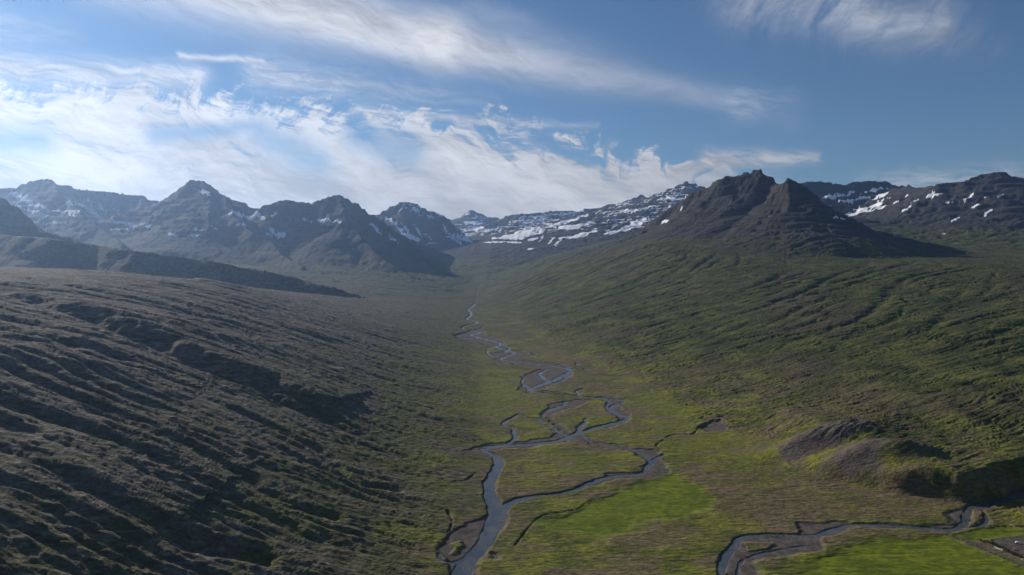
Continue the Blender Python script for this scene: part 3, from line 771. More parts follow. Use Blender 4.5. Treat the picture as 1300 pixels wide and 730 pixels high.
# ------------------------------------------------------------------ river, gravel and other ground classes
jit = perlin(VX / 14, VY / 14, 401) * 2.4 + perlin(VX / 5, VY / 5, 402) * 0.9
sd_r = np.full(VX.shape, 40, np.float32); sd_s = sd_r.copy()
for g, hw in river_lines: sd_r = np.minimum(sd_r, line_sdf(VX, VY, g, hw, 40))
for g, hw in stream_lines: sd_s = np.minimum(sd_s, line_sdf(VX, VY, g, hw, 40))
jr = jit * np.clip(dist / 1200, 0.4, 1.4) * 0.95
sd_w = np.minimum(sd_r, sd_s) + jr
sd_g = np.full(VX.shape, 60, np.float32)
for p in gravel_polys: sd_g = np.minimum(sd_g, poly_sdf(VX, VY, p))
for p in island_polys: sd_g = np.maximum(sd_g, -poly_sdf(VX, VY, p))
sd_g = sd_g + jr * 1.4 + perlin(VX / 30, VY / 22, 403) * 5 + perlin(VX / 11, VY / 9, 404) * 2
bed = np.minimum(sd_g, sd_w)
floorz = zmac
lvl_bed = floorz - 0.55 + fbm(VX / 26, VY / 16, 4, 411) * 0.8
inbed = 1 - sstep(-2.0, np.maximum(0.6, 3.0 + perlin(VX / 45, VY / 45, 415) * 5), bed)
VZ = VZ * (1 - inbed) + np.minimum(VZ, lvl_bed) * inbed
inw = 1 - sstep(-1.2, 1.1, sd_w - 0.3 - np.clip(dist - 900, 0, 2500) / 1300)
VZ = VZ * (1 - inw) + (floorz - 2.6 + np.clip(fbm(VX / 16, VY / 34, 3, 421) * 4.2 - 0.2, 0, 2.0)) * inw
WATER_DROP = 1.1
ck = np.full(VX.shape, 10, np.float32); ckz = np.zeros_like(VZ)
for (g, hw), d in creek_lines:
    q = line_sdf(VX, VY, g, hw, 25) + jr
    dz_ = d * 0.75 * (1 - sstep(-0.8, 1.1, q + perlin(VX / 9, VY / 9, 405) * 0.8))
    ckz = np.maximum(ckz, dz_)
ckz = ckz * sstep(0, 4, bed)
VZ = VZ - ckz
def soft_union(polys, soft=10.0, seed=0, rag=12.0):
    m = np.zeros_like(VZ)
    n1 = perlin(VX / 35, VY / 20, 501 + seed) * rag + perlin(VX / 11, VY / 8, 502 + seed) * rag * 0.4
    for p in polys:
        p, s_ = p if isinstance(p, tuple) else (p, 1.0)
        q = poly_sdf(VX, VY, p, 60) + n1
        m = np.maximum(m, s_ * (1 - sstep(-soft, soft, q)))
    return m.astype(np.float32)
meadow = soft_union(meadow_polys, 8, 1, 10) * sstep(0, 3, bed)
green = soft_union(green_polys, 22, 2, 30) * sstep(0, 3, bed)
tan = soft_union(tan_polys, 16, 3, 18) * sstep(0, 3, bed)
scree = soft_union([(hits(p), s_) for p, s_ in SCREE], 8, 4, 9)
lot = soft_union([lot_poly], 2, 5, 2.5)
sd_road = line_sdf(VX, VY, road_line[0], road_line[1], 20)
road = 1 - sstep(-0.5, 0.8, sd_road + jit * 0.15)
sd_track = line_sdf(VX, VY, track_line[0], track_line[1], 20)
track = 1 - sstep(-0.6, 1.0, sd_track)
gravel = inbed
flat = np.maximum(road, lot)
VZ = VZ * (1 - flat) + (floorz + 0.4 + fbm(VX / 20, VY / 20, 2, 7) * 0.15) * flat
print('classes', round(time.time() - T0, 1))

# ------------------------------------------------------------------ snow
SNOW = [  # strokes: points (px, py), thickness px
 ([(15, 246), (30, 255), (45, 263), (75, 268), (102, 272)], 4.5), ([(18, 258), (28, 266), (50, 272)], 3), ([(30, 250), (42, 262)], 5), ([(15, 247), (35, 250)], 3),
 ([(55, 283), (85, 284)], 2), ([(48, 273), (62, 275)], 2), ([(85, 258), (100, 262)], 2), ([(100, 260), (115, 268), (130, 279), (160, 284), (193, 288)], 3.0), ([(138, 292), (152, 294)], 2.2),
 ([(125, 262), (135, 270)], 2.5), ([(108, 255), (118, 262)], 2), ([(145, 266), (152, 272)], 2), ([(160, 292), (172, 293)], 2), ([(213, 299), (226, 300)], 3), ([(240, 300), (252, 300)], 2.5), ([(245, 292), (258, 293)], 2), ([(88, 275), (96, 276)], 2),
 ([(253, 243), (266, 247)], 3.5), ([(283, 275), (300, 272), (320, 276), (335, 277)], 4), ([(300, 285), (312, 288)], 2.5), ([(270, 290), (275, 291)], 2),
 ([(320, 277), (334, 276)], 3), ([(345, 275), (352, 272)], 2), ([(404, 280), (418, 281), (432, 282)], 3), ([(345, 292), (352, 299), (360, 300)], 5), ([(336, 298), (345, 300)], 2), ([(442, 302), (445, 297)], 2), ([(385, 278), (395, 282)], 2),
 ([(484, 282), (494, 290), (500, 298), (515, 299), (530, 304)], 5), ([(490, 277), (505, 288), (512, 297)], 4), ([(508, 283), (518, 296)], 3), ([(525, 285), (535, 300)], 2), ([(538, 298), (548, 305)], 3), ([(540, 268), (550, 275)], 3), ([(495, 303), (530, 303)], 3), ([(530, 310), (556, 310)], 2), ([(560, 285), (572, 300), (585, 310)], 3), ([(470, 284), (482, 296)], 3), ([(492, 300), (505, 308)], 3),
 ([(594, 276), (606, 276)], 2), ([(570, 283), (590, 283), (612, 284)], 4), ([(598, 288), (620, 283), (638, 279)], 5), ([(590, 292), (615, 292)], 3), ([(605, 294), (635, 293)], 3), ([(600, 303), (625, 303), (655, 304), (664, 303)], 3), ([(640, 302), (665, 299), (688, 294)], 6), ([(655, 297), (685, 292)], 5), ([(615, 308), (640, 308), (662, 309)], 2), ([(575, 300), (600, 308)], 3),
 ([(672, 276), (700, 273), (735, 271)], 3), ([(700, 280), (730, 277), (760, 268)], 5), ([(705, 286), (720, 282), (745, 274), (765, 266)], 4), ([(710, 290), (735, 287), (752, 283)], 4), ([(720, 292), (750, 284)], 3), ([(670, 306), (682, 303)], 3), ([(685, 307), (688, 302)], 3), ([(697, 309), (703, 303)], 3), ([(705, 312), (712, 303), (735, 299), (757, 294)], 3), ([(718, 303), (745, 299)], 4), ([(690, 284), (705, 290)], 3), ([(665, 284), (690, 279)], 3),
 ([(768, 298), (790, 293), (812, 282), (820, 278)], 3.5), ([(776, 296), (800, 291), (816, 283)], 2.5), ([(770, 294), (784, 287)], 2), ([(792, 269), (803, 268), (811, 267)], 3.5), ([(817, 266), (833, 262)], 3), ([(810, 260), (814, 261)], 2), ([(835, 254), (848, 251)], 3), ([(850, 253), (856, 254)], 4), ([(856, 254), (870, 252), (885, 249)], 2.5), ([(866, 240), (885, 239)], 2), ([(862, 245), (882, 244)], 2), ([(868, 248), (884, 246)], 1.6), ([(822, 283), (830, 284)], 3), ([(838, 273), (850, 274)], 2), ([(840, 284), (846, 282)], 2.5), ([(670, 317), (676, 316)], 2), ([(800, 283), (808, 281)], 2),
 ([(1045, 259), (1065, 257), (1090, 253), (1115, 250), (1127, 246)], 3.5), ([(1046, 252), (1060, 250), (1080, 247), (1098, 245)], 4), ([(1105, 243), (1120, 240), (1130, 239)], 3), ([(1060, 271), (1085, 266), (1105, 264), (1118, 258)], 4), ([(1075, 273), (1100, 269), (1125, 262)], 2.5), ([(1056, 277), (1072, 279)], 2), ([(1110, 254), (1118, 258)], 2), ([(1132, 258), (1140, 257)], 2), ([(1118, 256), (1128, 252)], 1.6),
 ([(1178, 251), (1184, 246)], 3), ([(1184, 249), (1194, 247)], 2.5), ([(1203, 259), (1211, 256)], 3), ([(1144, 270), (1154, 264)], 2.6), ([(1225, 255), (1231, 251)], 3), ([(1231, 249), (1235, 247)], 2), ([(1238, 263), (1243, 260)], 2.5), ([(1246, 254), (1251, 250)], 2.5), ([(1266, 253), (1274, 246)], 3), ([(1248, 275), (1257, 268)], 3), ([(1210, 282), (1214, 278)], 3), ([(1160, 257), (1164, 255)], 2), ([(1150, 250), (1152, 249)], 2),
 ([(862, 269), (864, 268)], 1.4), ([(826, 272), (834, 270)], 2), ([(1200, 297), (1202, 298)], 1.5),
]
def snow_mask():
    quads = []; meta = []
    for pts, w in SNOW:
        p = np.array(pts, float)
        for a, b in zip(p[:-1], p[1:]):
            d = b - a; L = np.hypot(*d) + 1e-6; nrm = np.array([-d[1], d[0]]) / L * w * 0.5; ex = d / L * w * 0.3
            quads.append([a - ex - nrm * 0.7, a - ex * 1.6, a - ex + nrm * 0.7, (a + b) / 2 + nrm, b + ex + nrm * 0.7, b + ex * 1.6, b + ex - nrm * 0.7, (a + b) / 2 - nrm])
    flatp = np.array(quads).reshape(-1, 2)
    hh = hits(flatp, base_height).reshape(-1, 8, 2)
    n1 = np.stack([perlin(VX / 55, VY / 55, 601), perlin(VX / 55, VY / 55, 602)]) * 17
    n1 = n1 + np.stack([perlin(VX / 20, VY / 20, 603), perlin(VX / 20, VY / 20, 604)]) * 9
    m = np.zeros(VX.shape, bool)
    sel = np.where((VY > 2600) & (VZ > 200))
    xs = VX[sel] + n1[0][sel]; ys = VY[sel] + n1[1][sel]
    mm = np.zeros(xs.shape, bool)
    for q in hh:
        span = q.max(0) - q.min(0)
        if span.max() > 1600: continue
        mm |= in_poly(xs, ys, q)
    m[sel] = mm
    return m
SM = snow_mask().astype(np.float32)
OWN = np.round(C.sample(VX, VY, OWNER.astype(np.float32))).astype(np.int8)
ui = np.clip(((VX - C.x0) / C.d + 0.5).astype(np.int32), 0, len(C.xs) - 1); vi = np.clip(((VY - C.y0) / C.d + 0.5).astype(np.int32), 0, len(C.ys) - 1)
OWN = OWNER[vi, ui]
# streaks lying on the steps of the far snowy range
stp = VZ / 30 + fbm(VX / 900, VY / 900, 2, 71) * 1.2
lay = np.abs((stp - np.floor(stp)) - 0.5) * 2
pat = fbm(VX / 520, VY / 260, 3, 611, 0.5)
m6 = ((OWN == 6) | (OWN == 5) | ((VY > 7400) & (VZ > 430)))
SM = np.maximum(SM, m6 * (sstep(0.45, 0.75, lay) * sstep(0.02, 0.16, pat + 0.05 + 0.08 * sstep(2200, 200, VX))) * sstep(470, 560, VZ) * 0.9)
SM = np.maximum(SM, (OWN == 4) * sstep(0.5, 0.8, lay) * sstep(0.18, 0.3, pat) * sstep(450, 500, VZ) * 0.8)
SM = SM.astype(np.float32)
print('snow', round(time.time() - T0, 1), SM.mean())

# ------------------------------------------------------------------ normals and derived masks
def normals(X, Y, Z):
    P = np.stack([X, Y, Z], -1)
    du = np.zeros_like(P); dv = np.zeros_like(P)
    du[1:-1] = P[2:] - P[:-2]; du[0] = P[1] - P[0]; du[-1] = P[-1] - P[-2]
    dv[:, 1:-1] = P[:, 2:] - P[:, :-2]; dv[:, 0] = P[:, 1] - P[:, 0]; dv[:, -1] = P[:, -1] - P[:, -2]
    N = np.cross(dv, du)
    N /= np.linalg.norm(N, axis=-1, keepdims=True) + 1e-9
    N[N[..., 2] < 0] *= -1
    return N
NRM = normals(VX, VY, VZ)
steep = 1 - NRM[..., 2]
rock = sstep(0.16, 0.32, steep + perlin(VX / 50, VY / 50, 701) * 0.04) * HL
high = sstep(300, 520, VZ + fbm(VX / 250, VY / 250, 3, 702) * 90)
pyr = (OWN == 7) * sstep(300, 400, VZ + fbm(VX / 120, VY / 120, 3, 703) * 60)
rock = np.clip(np.maximum(rock * (0.35 + 0.65 * high), np.maximum(high * 0.7, pyr * 0.95)), 0, 1)
rock = np.maximum(rock, crag)
rock = np.maximum(rock, 0.46 * (1 - sstep(260, 620, dp)) * sstep(200, 260, VZ))
rock = np.maximum(rock, ((OWN >= 1) & (OWN <= 6)) * sstep(180, 330, VZ + fbm(VX / 250, VY / 250, 3, 704) * 60) * 0.8)
leftness = sstep(1, -1, (VX - np.interp(VY, *FLOOR_L) + 0.03 * VY + perlin(VX / 120, VY / 160, 705) * 60) / (80 + 0.09 * np.maximum(VY, 0))).astype(np.float32)
leftness *= 0.25 + 0.75 * sstep(4400, 2400, VY)

def attr_color(me, name, rgba):
    a = me.attributes.new(name, 'FLOAT_COLOR', 'POINT')
    a.data.foreach_set('color', np.ascontiguousarray(rgba, np.float32).ravel())
grav_all = np.clip(np.maximum(gravel, np.maximum(lot * 0.95, road * 0.8)), 0, 1)
MA = np.stack([SM, grav_all, meadow, rock], -1).astype(np.float32)
MB_ = np.stack([green, tan, np.maximum(scree, track * 0.9), leftness], -1).astype(np.float32)

# ------------------------------------------------------------------ materials
def terrain_material():
    mat = bpy.data.materials.new('valley_ground'); mat.use_nodes = True
    t = mat.node_tree; t.nodes.clear(); n = NT(t)
    geo = n.new('ShaderNodeNewGeometry'); pos = geo.outputs['Position']
    a = n.new('ShaderNodeAttribute', attribute_name='cover_a'); b = n.new('ShaderNodeAttribute', attribute_name='cover_b')
    sa = n.new('ShaderNodeSeparateColor'); n.l.new(a.outputs['Color'], sa.inputs[0])
    sb = n.new('ShaderNodeSeparateColor'); n.l.new(b.outputs['Color'], sb.inputs[0])
    snow, grav, mead, rock_ = sa.outputs[0], sa.outputs[1], sa.outputs[2], a.outputs['Alpha']
    grn, tan_, scr, left = sb.outputs[0], sb.outputs[1], sb.outputs[2], b.outputs['Alpha']
    sp = n.new('ShaderNodeSeparateXYZ'); n.l.new(pos, sp.inputs[0])
    n_big = n.noise(pos, 1 / 320, 4, 0.6)
    n_mid = n.noise(pos, 1 / 60, 5, 0.62)
    st = n.vm('MULTIPLY', pos, (0.55, 1.25, 2.5))
    n_fine = n.noise(st, 1 / 11, 5, 0.65)
    n_tiny = n.noise(pos, 1 / 2.6, 3, 0.6)
    # right hand side: green turf with brown heath
    turf = n.mix(n.ss(n_mid, 0.38, 0.66), GR_A, GR_B)
    turf = n.mix(n.ss(n_fine, 0.50, 0.66), turf, HEATH)
    turf = n.mix(n.m('MULTIPLY', n.ss(n_big, 0.48, 0.66), 0.65), turf, HEATH2)
    # left hand side: dry grass and grey heath
    dry = n.mix(n.ss(n_mid, 0.35, 0.65), DRY_A, DRY_B)
    dry = n.mix(n.ss(n_fine, 0.47, 0.64), dry, DRY_C)
    lowg = n.m('MULTIPLY', n.lin(sp.outputs[2], 135.0, 15.0), n.ss(n_mid, 0.38, 0.60))
    dry = n.mix(n.m('MULTIPLY', lowg, 0.8), dry, GR_D)
    col = n.mix(left, turf, dry)
    # valley floor greens
    n_fl = n.noise(n.vm('MULTIPLY', pos, (1.0, 1.8, 1.0)), 1 / 80, 7, 0.70)
    fl = n.mix(n.ss(n_fl, 0.455, 0.525), TAN_A, n.mix(n.ss(n_mid, 0.46, 0.56), GR_D, SWARD_B))
    flz = n.m('MULTIPLY', n.lin(sp.outputs[2], 60.0, 12.0), n.m('SUBTRACT', 1.0, left))
    col = n.mix(n.m('MULTIPLY', flz, 0.75), col, fl)
    col = n.mix(n.m('MULTIPLY', grn, n.lin(n_fl, 0.42, 0.52, 0.35, 1.0)), col, n.mix(n.ss(n_fine, 0.35, 0.7), SWARD_A, SWARD_B))
    tn = n.mix(n.ss(n_fine, 0.35, 0.65), TAN_A, TAN_B)
    col = n.mix(n.m('MULTIPLY', tan_, n.lin(n_fl, 0.60, 0.42, 0.35, 1.0)), col, tn)
    col = n.mix(mead, col, n.mix(n.ss(n.m('ADD', n.m('MULTIPLY', n_mid, 0.5), n.m('MULTIPLY', n.noise(n.vm('MULTIPLY', pos, (0.35, 1.6, 1.0)), 1 / 9, 4, 0.65), 0.5)), 0.42, 0.58), MEAD_A, MEAD_B))
    spk = n.noise(n.vm('MULTIPLY', pos, (0.6, 1.3, 2.0)), 1 / 4.5, 4, 0.7)
    col = n.mix(1.0, col, n.mix(n.ss(spk, 0.34, 0.66), (0.62, 0.62, 0.64), (1.35, 1.33, 1.28)), 'MULTIPLY')
    # rock and scree
    lay_ = n.noise(n.vm('MULTIPLY', pos, (0.25, 0.25, 4.0)), 1 / 30, 3, 0.6)
    rk = n.mix(n.ss(lay_, 0.40, 0.6), ROCK_A, ROCK_B)
    rk = n.mix(n.ss(n_fine, 0.45, 0.7), rk, ROCK_C)
    rmask = n.ss(n.m('ADD', rock_, n.m('MULTIPLY', n.m('SUBTRACT', n_mid, 0.5), 0.9)), 0.35, 0.65)
    col = n.mix(rmask, col, rk)
    col = n.mix(scr, col, n.mix(n.ss(n_fine, 0.35, 0.7), SCREE_A, SCREE_B))
    gv = n.mix(n.ss(n.noise(pos, 1 / 7, 4, 0.7), 0.4, 0.62), GRAV_A, GRAV_B)
    col = n.mix(grav, col, gv)
    sn = n.ss(n.m('ADD', snow, n.m('MULTIPLY', n.m('SUBTRACT', n_fine, 0.5), 0.4)), 0.35, 0.65)
    col = n.mix(sn, col, (0.82, 0.84, 0.88))
    bs = n.new('ShaderNodeBsdfPrincipled')
    n.l.new(col, bs.inputs['Base Color']); bs.inputs['Roughness'].default_value = 0.95
    bs.inputs['Specular IOR Level'].default_value = 0.15
    bump = n.new('ShaderNodeBump'); bump.inputs['Strength'].default_value = 1.0; bump.inputs['Distance'].default_value = 3.0
    hsum = n.m('ADD', n.m('MULTIPLY', n_fine, 1.3), n.m('MULTIPLY', n.noise(n.vm('MULTIPLY', pos, (0.6, 1.3, 1.0)), 1 / 4.5, 3, 0.6), 0.6))
    flatm = n.m('SUBTRACT', 1.0, n.m('MULTIPLY', n.m('MAXIMUM', n.m('MAXIMUM', mead, grav), snow), 0.8))
    n.l.new(n.m('MULTIPLY', hsum, flatm), bump.inputs['Height'])
    n.l.new(bump.outputs[0], bs.inputs['Normal'])
    o = n.new('ShaderNodeOutputMaterial'); n.l.new(bs.outputs[0], o.inputs[0])
    return mat
GR_A, GR_B = (0.034, 0.046, 0.012), (0.092, 0.104, 0.022)
HEATH, HEATH2 = (0.064, 0.046, 0.032), (0.072, 0.054, 0.040)
DRY_A, DRY_B = (0.098, 0.082, 0.057), (0.048, 0.044, 0.031)
GR_D = (0.088, 0.098, 0.016)
TAN_A, TAN_B = (0.150, 0.112, 0.066), (0.105, 0.084, 0.034)
SWARD_A, SWARD_B = (0.102, 0.124, 0.012), (0.180, 0.185, 0.022)
MEAD_A, MEAD_B = (0.075, 0.104, 0.005), (0.130, 0.155, 0.008)
ROCK_A, ROCK_B, ROCK_C = (0.028, 0.028, 0.030), (0.060, 0.055, 0.052), (0.044, 0.044, 0.030)
SCREE_A, SCREE_B = (0.130, 0.104, 0.088), (0.082, 0.067, 0.058)
GRAV_A, GRAV_B = (0.066, 0.054, 0.047), (0.118, 0.099, 0.085)
DRY_C = (0.180, 0.156, 0.120)
MAT_T = terrain_material()

def water_material():
    mat = bpy.data.materials.new('river_water'); mat.use_nodes = True
    t = mat.node_tree; n = NT(t); bs = t.nodes['Principled BSDF']
    bs.inputs['Base Color'].default_value = (0.030, 0.042, 0.050, 1)
    bs.inputs['Roughness'].default_value = 0.22
    bs.inputs['IOR'].default_value = 1.33
    geo = n.new('ShaderNodeNewGeometry')
    nz = n.noise(n.vm('MULTIPLY', geo.outputs['Position'], (1.0, 1.0, 1.0)), 1 / 3.0, 4, 0.65)
    rif = n.noise(geo.outputs['Position'], 1 / 40, 3, 0.6)
    bump = n.new('ShaderNodeBump'); bump.inputs['Strength'].default_value = 0.35; bump.inputs['Distance'].default_value = 0.5
    n.l.new(nz, bump.inputs['Height']); n.l.new(bump.outputs[0], bs.inputs['Normal'])
    sh = n.noise(n.vm('MULTIPLY', geo.outputs['Position'], (1.0, 0.45, 1.0)), 1 / 14, 5, 0.65)
    wc = n.mix(n.ss(sh, 0.42, 0.66), (0.055, 0.068, 0.078), (0.110, 0.104, 0.096))
    foam = n.m('MULTIPLY', n.ss(rif, 0.55, 0.68), n.ss(nz, 0.5, 0.62))
    n.l.new(n.mix(n.m('MULTIPLY', foam, 0.15), wc, (0.5, 0.55, 0.6)), bs.inputs['Base Color'])
    n.l.new(n.lin(sh, 0.35, 0.65, 0.14, 0.42), bs.inputs['Roughness'])
    return mat
MAT_W = water_material()

# ------------------------------------------------------------------ cut the sheet into the pieces of the landscape
def mesh_from_faces(name, fmask, Z, mat, attrs=True, custom=True):
    """one mesh object from the quads (i, j) of the sheet where fmask is True"""
    ii, jj = np.where(fmask)
    if len(ii) == 0: return None
    a = ii * NC + jj
    quads = np.stack([a, a + 1, a + NC + 1, a + NC], 1)   

    used, inv = np.unique(quads, return_inverse=True)
    co = np.stack([VX.ravel()[used], VY.ravel()[used], Z.ravel()[used]], 1).astype(np.float32)
    me = bpy.data.meshes.new(name)
    me.vertices.add(len(used)); me.vertices.foreach_set('co', co.ravel())
    me.loops.add(quads.size); me.loops.foreach_set('vertex_index', inv.ravel().astype(np.int32))
    me.polygons.add(len(quads)); me.polygons.foreach_set('loop_start', np.arange(0, quads.size, 4, dtype=np.int32))
    me.update(calc_edges=True)
    me.polygons.foreach_set('use_smooth', np.ones(len(quads), bool))
    if attrs:
        attr_color(me, 'cover_a', MA.reshape(-1, 4)[used]); attr_color(me, 'cover_b', MB_.reshape(-1, 4)[used])
    if custom:
        me.normals_split_custom_set_from_vertices(NRM.reshape(-1, 3)[used])
    me.materials.append(mat)
    ob = bpy.data.objects.new(name, me); COL.objects.link(ob)
    return ob
def setting(ob, label=None, kind='structure', cat=None, group=None):
    if ob is None: return
    ob['kind'] = kind
    if label: ob['label'] = label
    if cat: ob['category'] = cat
    if group: ob['group'] = group

fx = lambda A_: A_[:-1, :-1]
own_f = fx(OWN); X_f = fx(VX); Y_f = fx(VY)
cls = np.zeros(own_f.shape, np.int16)           # 0 valley floor
fl_f = fx(FM) > 0.5
mid_x = (np.interp(Y_f, *FLOOR_L) + np.interp(Y_f, *FLOOR_R)) / 2
cls[(~fl_f) & (X_f < mid_x)] = 21
cls[(~fl_f) & (X_f >= mid_x)] = 22
cls[(~fl_f) & (Y_f > 7200) & (own_f == 0)] = 23
for k in range(1, 12): cls[(own_f == k) & ~fl_f] = k
cls[fx(SM) > 0.55] = 30
cls[(fx(meadow) > 0.5) & (X_f < 400)] = 31
cls[(fx(meadow) > 0.5) & (X_f >= 240) & (Y_f < 700)] = 32
cls[fx(scree) > 0.5] = 33
cls[fx(bed) < 0.3] = 34
cls[(fx(bed) < 0.3) & (X_f > 170) & (Y_f < 900)] = 35
cls[fx(lot) > 0.5] = 36
cls[fx(track) > 0.5] = 37
cls[fx(road) > 0.5] = 38
NAMES = {
 0: ('valley_floor', 'flat valley bottom of dull green and brown turf between the two hillsides'),
 21: ('hillside', 'grey brown furrowed hillside filling the left of the valley'),
 22: ('hillside', 'green heath covered hillside rising right of the river'),
 23: ('valley_head', 'high ground closing the far end of the valley'),
 1: ('mountain', 'long flat topped hazy mountain at the far left'),
 2: ('mountain', 'hazy horn shaped mountain right of the long flat ridge'),
 3: ('mountain', 'hazy mountain with a blocky twin summit and long spur down to the river'),
 4: ('mountain', 'dome shaped hazy mountain near the head of the valley with snow on its face'),
 5: ('mountain', 'small sharp distant peak above the snowfield at the valley head'),
 6: ('mountain', 'long snow streaked ridge climbing right to a pointed summit'),
 7: ('mountain', 'dark twin peaked rock pyramid standing above the green hillside'),
 8: ('mountain', 'level dark plateau with bands of snow behind the rock pyramid'),
 9: ('mountain', 'broad brown mountain with scattered snow patches at the far right'),
 10: ('ridge', 'low dark shaded ledge behind the left hillside'),
 11: ('ridge', 'steep shaded shoulder cut off by the left edge'),
 31: ('meadow', 'bright green meadow inside the bend of the river'),
 32: ('meadow', 'bright green meadow beside the gravel road at lower right'),
 33: ('scree_mound', 'bare grey gravel mounds at the foot of the right hillside'),
 34: ('riverbed', 'grey brown gravel bars along the braided river'),
 35: ('riverbed', 'grey gravel bed of the side stream at lower right'),
 36: ('gravel_yard', 'bare gravel yard at the lower right edge'),
 37: ('dirt_track', 'pale thin track winding over the brown flats'),
 38: ('gravel_road', 'straight gravel road along the edge of the green meadow'),
}
for k, (nm, lb) in NAMES.items():
    setting(mesh_from_faces(nm, cls == k, VZ, MAT_T), lb)
setting(mesh_from_faces('snow', cls == 30, VZ, MAT_T), 'old snow lying in streaks and patches on the far mountains', 'stuff', 'snow')
WZ = floorz - WATER_DROP
wf_r = fx((sd_r + jr) < 2.5 + np.clip(dist - 900, 0, 2500) / 1300) & fx(sd_r <= sd_s); wf_s = fx((sd_s + jr) < 2.0) & ~wf_r
setting(mesh_from_faces('river', wf_r, WZ, MAT_W, False, False), 'braided blue grey river winding down the middle of the valley')
setting(mesh_from_faces('stream', wf_s, WZ, MAT_W, False, False), 'narrow dark side stream winding past the green meadow at lower right')
print('meshes', round(time.time() - T0, 1))

# ------------------------------------------------------------------ small things beside the road
def ground_z(x, y):
    rr = math.hypot(x, y); th = math.atan2(x, y)
    u = float(np.interp(rr, r, np.arange(NR))); v = float(np.interp(th, theta, np.arange(NC)))
    i, j = int(u), int(v); fu, fv = u - i, v - j
    return float((VZ[i, j] * (1 - fv) + VZ[i, j + 1] * fv) * (1 - fu) + (VZ[i + 1, j] * (1 - fv) + VZ[i + 1, j + 1] * fv) * fu)
def plain(name, col, rough=0.6, metal=0.0, spot=None):
    m = bpy.data.materials.new(name); m.use_nodes = True
    n = NT(m.node_tree); bs = m.node_tree.nodes['Principled BSDF']
    bs.inputs['Roughness'].default_value = rough; bs.inputs['Metallic'].default_value = metal
    geo = n.new('ShaderNodeTexCoord')
    v = n.noise(geo.outputs['Object'], 1.7, 4, 0.6)
    n.l.new(n.mix(n.ss(v, 0.35, 0.7), tuple(c * 0.75 for c in col), col), bs.inputs['Base Color'])
    return m
import bmesh
def mesh_obj(name, verts, faces, mat, parent=None, smooth=False, bevel=0.0):
    me = bpy.data.meshes.new(name); me.from_pydata(verts, [], faces); me.update()
    if bevel:
        bm = bmesh.new(); bm.from_mesh(me); bmesh.ops.bevel(bm, geom=bm.edges[:], offset=bevel, segments=1, affect='EDGES'); bm.to_mesh(me); bm.free()
    me.materials.append(mat)
    if smooth: me.polygons.foreach_set('use_smooth', [True] * len(me.polygons))
    ob = bpy.data.objects.new(name, me); COL.objects.link(ob)
    if parent is not None: ob.parent = parent
    return ob
def box_vf(x0, x1, y0, y1, z0, z1, tx=0.0, ty=0.0):
    v = [(x0, y0, z0), (x1, y0, z0), (x1, y1, z0), (x0, y1, z0), (x0 + tx, y0 + ty, z1), (x1 - tx, y0 + ty, z1), (x1 - tx, y1 - ty, z1), (x0 + tx, y1 - ty, z1)]
    f = [(0, 3, 2, 1), (4, 5, 6, 7), (0, 1, 5, 4), (1, 2, 6, 5), (2, 3, 7, 6), (3, 0, 4, 7)]
    return v, f
M_white = plain('white_paint', (0.80, 0.80, 0.78), 0.35)
M_glass = plain('dark_glass', (0.03, 0.035, 0.04), 0.12)
M_tyre = plain('tyre_rubber', (0.03, 0.03, 0.03), 0.8)
M_conc = plain('pale_concrete', (0.50, 0.46, 0.42), 0.9)
M_stone = plain('grey_stone', (0.26, 0.26, 0.23), 0.9)
M_leaf = plain('shrub_leaf', (0.035, 0.055, 0.018), 0.8)
M_wood = plain('shrub_stem', (0.06, 0.045, 0.03), 0.9)
def make_car(px, py, rz, label):
    g = hits([(px, py)])[0]
    root = bpy.data.objects.new('parked_car', None); COL.objects.link(root)
    root.location = (g[0], g[1], ground_z(g[0], g[1])); root.rotation_euler = (0, 0, rz)
    root['label'] = label; root['category'] = 'car'
    # body from a side profile, extruded and narrowed at the roof
    prof = [(-2.15, 0.35), (-2.18, 0.75), (-2.05, 1.02), (-1.75, 1.10), (-1.45, 1.66), (0.35, 1.70), (1.05, 1.12), (1.95, 0.98), (2.15, 0.75), (2.15, 0.35)]
    v = []
    for sgn in (-1, 1):
        for (x, z) in prof: v.append((x, sgn * (0.88 if z < 1.2 else 0.70), z))
    k = len(prof)
    f = [tuple(range(k))[::1], tuple(range(2 * k - 1, k - 1, -1))] + [(i, i + k, (i + 1) % k + k, (i + 1) % k) for i in range(k)]
    mesh_obj('body', v, f, M_white, root)
    vg, fg = [], []
    for sgn in (-1, 1):
        b0 = len(vg); yy = lambda z: sgn * (0.90 - 0.36 * max(0, z - 1.12))
        vg += [(x, yy(z), z) for x, z in ((-1.55, 1.16), (0.85, 1.16), (0.32, 1.58), (-1.38, 1.58))]; fg.append((b0, b0 + 1, b0 + 2, b0 + 3))
    mesh_obj('side_window', vg[:4], [(0, 1, 2, 3)], M_glass, root); mesh_obj('side_window', vg[4:], [(0, 1, 2, 3)], M_glass, root)
    mesh_obj('windscreen', [(1.04, -0.74, 1.15), (1.04, 0.74, 1.15), (0.42, 0.62, 1.67), (0.42, -0.62, 1.67)], [(0, 1, 2, 3)], M_glass, root)
    for sx in (-1.3, 1.35):
        for sy in (-0.86, 0.86):
            n_ = 14; vv = [(sx + 0.34 * math.cos(a), sy + dy, 0.34 + 0.34 * math.sin(a)) for dy in (-0.1, 0.1) for a in np.linspace(0, 2 * math.pi, n_, endpoint=False)]
            ff = [tuple(range(n_)), tuple(range(2 * n_ - 1, n_ - 1, -1))] + [(i, i + n_, (i + 1) % n_ + n_, (i + 1) % n_) for i in range(n_)]
            mesh_obj('wheel', vv, ff, M_tyre, root)
    return root
make_car(1292.5, 690.5, math.radians(-22), 'small white car parked on the bare gravel yard at lower right')
